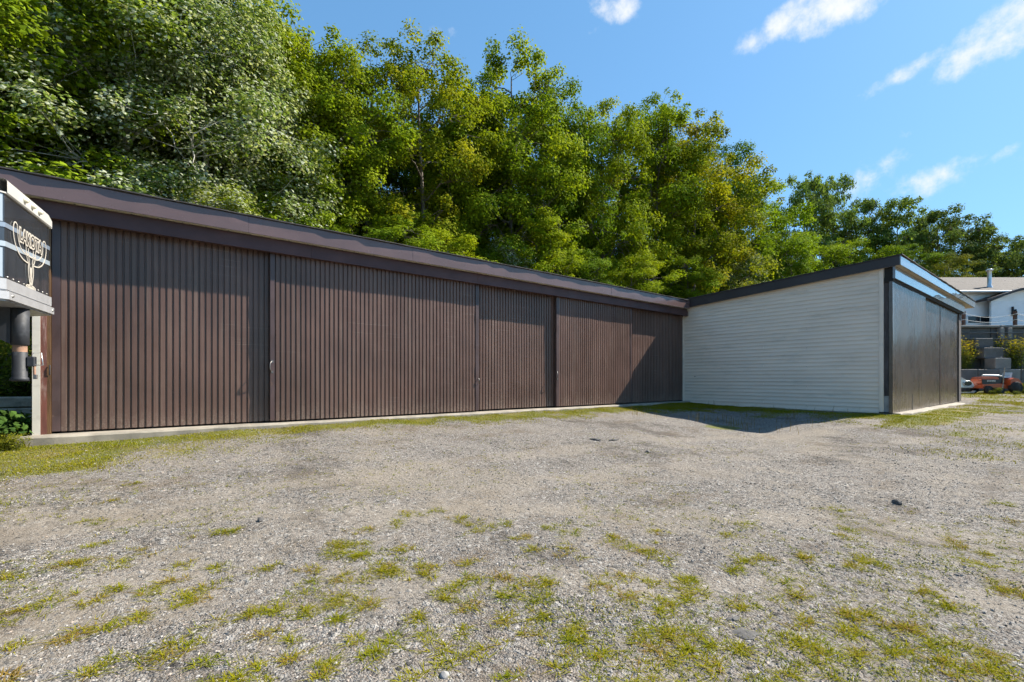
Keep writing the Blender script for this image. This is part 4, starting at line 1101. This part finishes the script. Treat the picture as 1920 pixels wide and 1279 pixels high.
# understorey just behind the long shed, its tops above the roof
us = [(120, 14.2, 300), (285, 15.0, 330), (430, 16.5, 345), (560, 18.5, 360), (690, 20.5, 400), (830, 23, 425), (960, 25.5, 430), (1090, 29, 455), (1190, 31, 470), (1290, 36, 470), (1390, 40, 470), (1010, 27, 395), (755, 22, 385), (1480, 41, 470)]
for i, (px, Y, py) in enumerate(us):
    plant_tree(('m4', 'm2', 'p1', 'm1')[i % 4], xpx(px, Y), Y, zpx(py, Y), 2.3+.25*(i % 3), i*.9, (G1, G2, G3)[i % 3], .15+.1*(i % 3), 'understory_tree',
               'low leafy tree showing just above the shed roofs', group='understorey along the back of the sheds')
# ------------------------------------------------------------------ shrubs and weeds that can be told apart
def shrub_mesh(seed, n_st, h, spread, n_leaf, leaf, flower=0.0, broad=False):
    rng = np.random.default_rng(seed); mb = MB(); P = []; N = []; Tn = []
    for k in range(n_st):
        a = rng.uniform(0, 6.28); s = spread*rng.uniform(.25, 1); hh = h*rng.uniform(.6, 1.05); b0 = rng.normal(0, .08, 2)
        pts = [(b0[0]+math.cos(a)*s*f*f, b0[1]+math.sin(a)*s*f*f, hh*f) for f in (0, .35, .7, 1)]
        mb.tube(pts, [.014, .011, .008, .003], 4, False)
        m = n_leaf//n_st
        f = rng.random(m)**.7; base_ = np.stack([np.interp(f, (0, .35, .7, 1), [p[q] for p in pts]) for q in range(3)], 1)
        off = rng.normal(size=(m, 3))*np.array([1, 1, .5])*(.14 if not broad else .24)*h**.5
        P.append(base_+off); nn = off*2+np.array([0, 0, .7])+rng.normal(0, .4, (m, 3)); N.append(nn/np.linalg.norm(nn, axis=1, keepdims=True))
        Tn.append(np.where(f > .84, 1.0 if flower else .7, rng.random(m)*.45))
    P = np.concatenate(P); N = np.concatenate(N); Tn = np.concatenate(Tn)
    V, F = leaf_cloud(P, N, leaf*(.6+.8*rng.random(len(P))), asp=.8 if broad else .45, rng=rng)
    me = raw_mesh('foliage', V, F, M['leaf']); face_attr(me, 'tint', np.repeat(Tn, 2)); face_attr(me, 'leaf', np.repeat(rng.random(len(P)), 2))
    return mb.mesh('stem', M['bark']), me
SHP = {'gold': shrub_mesh(1, 22, 1.3, .55, 3800, .07, 1.0), 'weed': shrub_mesh(2, 16, .8, .5, 1500, .08), 'broad': shrub_mesh(3, 14, .9, .7, 520, .20, broad=True), 'bush': shrub_mesh(4, 40, 2.0, 1.1, 6500, .085)}
def shrub(key, x, y, z, s, rot, colr, yel, name, label, cat='plant', group=None):
    e = empty(name, (x, y, z), rot, label=label, cat=cat, group=group)
    for nm, me in zip(('stem', 'foliage'), SHP[key]):
        o = link(nm, me, e); o.scale = (s, s, s)
        if nm == 'foliage': o.color = (*colr, yel)
    return e
for i, (X, Y, s, l) in enumerate(((24.55, 25.9, 1.35, 'goldenrod clump on the wall ledge right beside the side shed post'), (25.3, 25.95, 1.2, 'middle goldenrod clump on the wall ledge'), (26.0, 26.1, .9, 'goldenrod clump on the ledge nearest the stacked blocks'), (28.6, 25.9, 1.4, 'goldenrod clump right of the stacked blocks'))):
    x, y = c2w(X, Y); shrub('gold', x, y, 2.1, s, i*1.7, (.15, .18, .03), 1.0 if i < 2 else .8, 'goldenrod', l)
for i in range(12):
    X, Y = 24.6+i*.38, 23.0+.12*i+.25*math.sin(i*2.1); x, y = c2w(X, Y)
    if i < 5: X, Y = 24.2+i*.45, 22.9
    X, Y = X, Y+.25*math.sin(i*2.1); x, y = c2w(X, Y)
    shrub('weed', x, y, gz(x, y)-.03, (.8 if i > 5 else .3)+.15*math.sin(i*1.7), i, (.085, .12, .02), .4, 'weed', 'leafy green weed growing along the foot of the block wall', group='weeds at the block wall')
for i in range(16):
    x, y = -1.95-(i % 4)*.55+.1*math.sin(i*3), 10.6+(i//4)*.42+.12*math.cos(i*2.3)
    shrub('broad', x, y, gz(x, y)-.05, .46+.14*math.sin(i*1.9), i*1.1, (.05, .10, .02), .05, 'broadleaf_weed', 'dark broad leaved weed in the shade beside the shed', group='shaded weeds beside the shed')
for i in range(14):
    x, y = -2.4-(i % 5)*.9+.3*math.sin(i*2.7), 15.8+(i//5)*1.3
    shrub('bush', x, y, gz(x, y)-.05, .8+.25*math.sin(i*1.3), i*2.0, ((.12, .15, .02), (.10, .14, .02), (.14, .14, .03))[i % 3], .4, 'bush', 'sunlit bush in the gap behind the timbers', group='bushes behind the timbers')
for i, (x, y) in enumerate(((-1.93, 10.12), (-2.1, 9.9), (-1.75, 10.02))):
    shrub('weed', x, y, gz(x, y)-.02, .24+.05*i, i*2, (.17, .19, .02), .6, 'yellow_weed', ('yellow green weed tuft at the very corner of the slab', 'lower yellow green weed beside the slab corner tuft', 'small yellow green weed against the slab end')[i])

# ------------------------------------------------------------------ loose stones one can pick out
def rock(seed, sx, sy, sz, mat):
    rng = np.random.default_rng(seed); mb = MB(); vs = []; fs = []; n, m_ = 12, 7
    ph = rng.uniform(0, 6.28, 6)
    for j in range(m_+1):
        th = math.pi*j/m_
        for k in range(n):
            p_ = 2*math.pi*k/n; q_ = 1.0 if mat == 'rock' else 2.0; w = 1+q_*(.12*math.sin(2*p_+ph[0]+th)+.08*math.sin(3*p_+ph[1]-2*th)+.07*math.sin(5*p_+ph[2])*math.sin(3*th+ph[3]))
            vs.append((sx*w*math.sin(th)*math.cos(p_), sy*w*math.sin(th)*math.sin(p_), sz*math.cos(th)*(1+.08*math.sin(2*p_+ph[4]))))
    for j in range(m_):
        for k in range(n): fs.append((j*n+k, (j+1)*n+k, (j+1)*n+(k+1) % n, j*n+(k+1) % n))
    mb.add(vs, fs, mat == 'rock'); return mb
for i, (x, y, sx, sy, sz, mt, lab) in enumerate((
        (7.21, 1.52, .055, .05, .04, 'rock_dark', 'lone dark stone out on the open gravel'),
        (1.17, 2.08, .030, .024, .018, 'rock', 'smooth grey pebble at the bottom edge below the middle'),
        (2.84, 1.32, .085, .055, .012, 'rock_dark', 'flat dark slab of broken asphalt sunk in the gravel'),
        (2.95, 1.45, .05, .022, .012, 'rock_dark', 'small dark sliver behind the broken asphalt slab'),
        (.78, 4.97, .045, .03, .025, 'rock_dark', 'dark clod lying left of the yard centre'),
        (7.28, 6.5, .11, .06, .03, 'rock_dark', 'dark clod out in the yard nearest the long shed'),
        (7.56, 6.23, .09, .05, .02, 'rock_dark', 'flat dark clod just right of the one nearest the shed'),
        (7.24, 5.17, .09, .05, .03, 'rock_dark', 'dark clod in front of the pair near the shed'))):
    o = rock(i+5, sx, sy, sz, mt).build('stone', M[mt]); o.location = (x, y, gz(x, y)+sz*.15); o.rotation_euler = (0, 0, i)
    tag(o, lab, 'stone')

# ------------------------------------------------------------------ loose gravel and weeds nobody could count
rng = np.random.default_rng(4)
def frame_pts(n, y0, y1, power):
    """points spread over the part of the yard the photographer faces, thicker nearby"""
    Y = y0*(y1/y0)**(rng.random(n)**power); X = Y*rng.uniform(-1.25, 1.25, n)
    return X*CA+Y*CB, -X*CB+Y*CA, Y
gx, gy, gd = frame_pts(120000, 1.7, 9.5, 1.0)
keep = (gy < 10.2) & ((gx < 17.1) | (gy < 3.2))
den = .2+.8*vnoise(gx*1.4, gy*1.4, 21)**1.2
for cx0, cy0, r0 in ((4.0, -16.0, 20.6), (4.0, -16.0, 22.3), (-6.0, -9.0, 14.2), (-6.0, -9.0, 15.9)):
    den = den*(1-.6*np.clip(1.3-np.abs(np.hypot(gx-cx0, gy-cy0)-r0)/.3, 0, 1))
keep &= rng.random(len(gx)) < den
gx, gy, gd = gx[keep], gy[keep], gd[keep]
n = len(gx)
sz = (.0028+.0085*rng.random(n)**4)*(1+.10*np.clip(gd-2, 0, 8))
octv = np.array([(1, 0, 0), (0, 1, 0), (-1, 0, 0), (0, -1, 0), (.1, .1, 1), (-.1, 0, -1)], float)
octf = np.array([(0, 1, 4), (1, 2, 4), (2, 3, 4), (3, 0, 4), (1, 0, 5), (2, 1, 5), (3, 2, 5), (0, 3, 5)])
an = rng.uniform(0, 6.28, n); ca, sa = np.cos(an), np.sin(an)
L = octv[None]*(np.array([1, .75, .55])*(.7+.6*rng.random((n, 1, 3))))+rng.normal(0, .13, (n, 6, 3))
L = L*sz[:, None, None]
V = np.stack([L[..., 0]*ca[:, None]-L[..., 1]*sa[:, None]+gx[:, None], L[..., 0]*sa[:, None]+L[..., 1]*ca[:, None]+gy[:, None], L[..., 2]+(ground_z(gx, gy)+sz*.22)[:, None]], -1)
F = octf[None]+(np.arange(n)*6)[:, None, None]
m, nt, b = mat_new('loose_gravel'); t = NT(nt)
at = t.n('ShaderNodeAttribute', attribute_name='tint').outputs['Fac']
c = t.mix(t.ramp(at, 0, 1), (.045, .043, .042), (.40, .375, .345)); c = t.mix(t.m('MULTIPLY', t.ramp(at, .62, .66), t.m('SUBTRACT', 1.0, t.ramp(at, .74, .78))), c, (.38, .30, .24))
nt.links.new(t.mix(t.m('MULTIPLY', t.noise(t.pos(), 300, 3, .6), .3), c, (.2, .18, .16)), b.inputs['Base Color']); b.inputs['Roughness'].default_value = .85
me = raw_mesh('gravel', V.reshape(-1, 3), F.reshape(-1, 3), m); face_attr(me, 'tint', np.repeat(np.clip(rng.normal(.48, .24, n), 0, 1), 8))
tag(link('gravel', me), 'loose grey stones scattered over the yard', 'gravel', kind='stuff')

def blades(x, y, h, lean, width, tint, name, label):
    """curved grass blades: root pair, middle pair, tip"""
    n = len(x); z = ground_z(x, y)-.004
    a = rng.uniform(0, 6.28, n); dx, dy = np.cos(a), np.sin(a)
    ex, ey = -dy*width*.5, dx*width*.5
    def pt(f, sgn, wf, zf): return np.stack([x+dx*lean*f*h+sgn*ex*wf, y+dy*lean*f*h+sgn*ey*wf, z+h*zf], -1)
    zt = 1/np.sqrt(1+lean**2)
    V = np.stack([pt(0, -1, 1, 0), pt(0, 1, 1, 0), pt(.42, -1, .8, .55*zt), pt(.42, 1, .8, .55*zt), pt(1.0, 0, 0, .78*zt)], 1).reshape(-1, 3)
    i = np.arange(n)*5
    F = np.stack([np.stack([i, i+1, i+3], 1), np.stack([i, i+3, i+2], 1), np.stack([i+2, i+3, i+4], 1)], 1).reshape(-1, 3)
    me = raw_mesh(name, V, F, M['blade']); face_attr(me, 'tint', np.repeat(np.clip(tint, 0, 1), 3))
    return tag(link(name, me), label, name.replace('_', ' '), kind='stuff')
TUFTS = [(-0.42,6.43,0.107),(-0.2,6.97,0.12),(-0.49,5.82,0.096),(0.38,4.87,0.091),(0.51,4.82,0.092),(-0.39,5.19,0.086),(-0.11,4.8,0.148),(-0.22,4.63,0.078),(-0.58,4.76,0.076),(-0.49,4.79,0.078),(0.35,4.18,0.078),(0.12,4.36,0.078),(0.08,4.14,0.074),(0.65,3.95,0.078),(-0.84,4.7,0.071),(-0.08,4.01,0.069),(-0.23,4.18,0.07),(0.29,3.88,0.129),(0.11,3.84,0.069),(0.16,3.7,0.067),(-0.35,4.04,0.066),(-0.54,4.12,0.116),(-0.71,4.12,0.063),(-0.2,3.63,0.109),(-0.11,3.65,0.112),(-0.31,3.66,0.108),(0.49,3.31,0.065),(-0.4,3.58,0.057),(0.9,3.71,0.078),(0.88,3.5,0.132),(0.97,3.2,0.124),(1.27,3.75,0.083),(1.41,3.95,0.089),(1.24,4,0.087),(1.14,3.9,0.084),(1.09,3.46,0.076),(0.62,3.27,0.066),(0.75,3.14,0.065),(0.88,2.99,0.065),(0.52,3.04,0.061),(0.58,2.89,0.059),(0.18,3.28,0.108),(0.02,3.13,0.099),(0.11,3.13,0.057),(-0.19,3.19,0.096),(-0.26,3.14,0.052),(0.21,2.93,0.054),(0.4,2.75,0.054),(0.57,2.7,0.055),(0.66,2.42,0.052),(0.88,2.68,0.059),(0.93,2.47,0.056),(-0.65,3.62,0.055),(-0.57,3.3,0.05),(0.28,2.69,0.051),(2.1,4.47,0.107),(2.34,4.39,0.109),(2.46,4.06,0.105),(2.46,3.86,0.102),(2.74,3.67,0.102),(3.02,3.27,0.099),(3.13,3.09,0.097),(3.35,2.82,0.171),(3.39,2.59,0.164),(3.39,2.43,0.089),(3.84,2.69,0.1),(1.87,4.27,0.101),(1.54,4.25,0.096),(2.4,3.63,0.097),(1.65,3.63,0.086),(1.25,3.99,0.087),(1.3,3.72,0.083),(2.67,3.27,0.094),(2.58,2.98,0.088),(2.8,2.82,0.157),(3.32,2.24,0.151),(1.97,3.08,0.081),(1.65,3.22,0.079),(1.38,3.41,0.079),(1.42,3.25,0.077),(1.26,3.33,0.136),(1.61,3.08,0.076),(1.68,2.85,0.073),(1.82,2.84,0.075),(2,2.73,0.075),(2.1,2.57,0.132),(2.24,2.47,0.074),(1.9,2.55,0.071),(2.06,2.38,0.07),(2.53,2.21,0.132),(2.81,2.25,0.078),(2.6,1.98,0.07),(2.93,2.05,0.076),(2.7,1.8,0.123),(2.95,1.79,0.128),(3.21,1.91,0.078),(1.65,2.59,0.068),(0.98,3.19,0.069),(1.11,3.01,0.068),(1.54,2.78,0.07),(1.32,2.67,0.065),(1.08,2.55,0.06),(0.95,2.45,0.1),(1.27,2.46,0.061),(1.26,2.31,0.058),(1.46,2.39,0.062),(1.41,2.17,0.103),(1.73,2.3,0.064),(1.77,2.12,0.061),(1.91,2.19,0.065),(2.02,2,0.112),(1.96,1.92,0.061),(1.94,1.83,0.059),(1.71,1.81,0.099),(1.95,1.7,0.057),(2.02,1.49,0.054),(2.42,1.62,0.11),(2.45,1.54,0.061),(2.26,1.64,0.06),(2.38,1.44,0.058),(2.22,1.52,0.057),(1.21,2.15,0.054),(1.43,1.85,0.052),(1.04,2.18,0.053),(0.7,2.52,0.054),(3.77,1.47,0.078),(3.2,1.9,0.077),(3.03,1.78,0.13),(3.14,1.51,0.069),(2.7,1.8,0.069),(3.62,1.8,0.081),(3.82,1.82,0.084),(3.27,1.16,0.065),(3.65,1.32,0.073),(3.62,1.01,0.067),(3.64,0.95,0.066),(3.37,0.96,0.063),(3.35,0.89,0.061),(3,1.04,0.106),(3.01,1.1,0.061),(2.97,0.94,0.057),(3.67,0.79,0.064),(3.71,0.71,0.063),(3.65,0.61,0.061),(4.26,0.64,0.069),(4.91,0.44,0.134),(4.85,0.39,0.073),(6.12,0.89,0.099),(5.95,0.77,0.095),(5.88,0.65,0.092),(5.45,0.63,0.086),(7.35,0.57,0.11),(5.23,1.48,0.098),(4.67,1.23,0.086),(6.32,1.9,0.12),(5.59,1.59,0.104),(4.62,1.07,0.082),(4.46,1.22,0.082),(4.31,1.51,0.086),(4.04,1.72,0.086),(4.38,2.24,0.099),(4.77,2.27,0.105),(3.46,0.48,0.1),(3.45,0.43,0.055),(3.56,0.37,0.055),(3.57,0.32,0.054),(3.73,0.37,0.057),(3.73,0.47,0.059),(2.58,1.44,0.108),(2.58,1.36,0.059),(2.35,1.31,0.099),(2.39,1.41,0.057),(2.42,1.61,0.061),(3.11,0.83,0.057),(3.32,0.74,0.058),(3.43,0.68,0.059),(2.64,1.24,0.058),(13.37,1.44,0.208),(12.17,1.97,0.201),(8.19,0.73,0.125),(4.4,0.76,0.074)]
X = []; Y = []; Hh = []; Ln = []; Tn = []; Wd = []
for k, (x, y, r) in enumerate(TUFTS):
    q = math.hypot(x, y); m_ = int(min(6, 2+r*16))
    hue = rng.random()
    for s in range(m_*3):                      # a patch is several flat rosettes
        cx, cy = x+rng.normal(0, r*.66), y+rng.normal(0, r*.5)
        nb = int(rng.integers(9, 20)); rr = rng.uniform(.010, .030)
        X.append(cx+rng.normal(0, rr*.6, nb)); Y.append(cy+rng.normal(0, rr*.6, nb))
        Hh.append(rng.uniform(.02, .06, nb)); Ln.append(rng.uniform(.6, 2.8, nb)); Wd.append(rng.uniform(.003, .0065, nb))
        Tn.append(np.clip(.1+hue*.5+rng.random()*.4+rng.normal(0, .16, nb)+(.25 if rng.random() < .16 else 0), 0, 1))
sx, sy, sd = frame_pts(9000, 1.9, 11, 1.3)         # single sprigs between the patches
ok = (vnoise(sx*.9, sy*.9, 8)+.35*vnoise(sx*3, sy*3, 9) > .62) & (sy < 10.1) & ((sx < 17) | (sy < 3.2))
for x, y in zip(sx[ok], sy[ok]):
    nb = int(rng.integers(6, 13)); X.append(x+rng.normal(0, .012, nb)); Y.append(y+rng.normal(0, .012, nb))
    Hh.append(rng.uniform(.015, .045, nb)); Ln.append(rng.uniform(.5, 2.4, nb)); Wd.append(rng.uniform(.0025, .0055, nb)); Tn.append(np.clip(rng.random()*.6+rng.normal(.1, .15, nb), 0, 1))
cc = np.concatenate
blades(cc(X), cc(Y), cc(Hh), cc(Ln), cc(Wd), cc(Tn), 'weed_tufts', 'flat yellow green weed tufts dotted over the gravel')
# turf strips
def strip(n, xr, yr, hmin, hmax, wd, keepf=None):
    x = rng.uniform(*xr, n); y = rng.uniform(*yr, n); d = turf_density(x, y)
    ok = rng.random(n) < d*1.1
    if keepf is not None: ok &= keepf(x, y)
    x, y = x[ok], y[ok]; k = len(x); hv = .5+.9*vnoise(x*2.2, y*2.2, 33)
    tn = .15+.5*vnoise(x*1.6, y*1.6, 12)+.25*vnoise(x*.5, y*.5, 14)+rng.normal(0, .14, k)
    return x, y, rng.uniform(hmin, hmax, k)*hv, rng.uniform(.2, 1.6, k), np.full(k, wd)*rng.uniform(.7, 1.3, k), tn
no_bld = lambda x, y: (y < 10.29) & ((x < 17.33) | (y < 3.31))
parts = [strip(120000, (-3.5, 3.0), (4.5, 10.3), .016, .05, .006, no_bld), strip(90000, (3, 17.3), (7.6, 10.3), .016, .055, .008, no_bld),
         strip(60000, (13.0, 17.35), (3.2, 10.3), .02, .07, .009, no_bld), strip(70000, (9.5, 30), (-.5, 3.4), .02, .07, .010, no_bld), strip(60000, (28, 46), (-8, 9), .04, .10, .02, lambda x, y: (x > 29.5) | (y < 3.2)),
         strip(9000, (-4, -1.6), (10.2, 12.4), .08, .2, .012)]
blades(*[cc([p[i] for p in parts]) for i in range(6)], 'grass', 'yellow green turf along the foot of the sheds')
# tall straw stalks at the edge of the shadow and by the wall
k = 130; x = np.concatenate([rng.uniform(11.6, 16.8, k), rng.uniform(12.2, 13.4, 40)]); y = np.concatenate([rng.uniform(4.4, 9.6, k), rng.uniform(6, 7.4, 40)])
blades(x, y, rng.uniform(.15, .42, len(x)), rng.uniform(.05, .3, len(x)), np.full(len(x), .010), np.full(len(x), 1.0), 'straw_stalks', 'thin dry straw stalks standing near the pale wall')
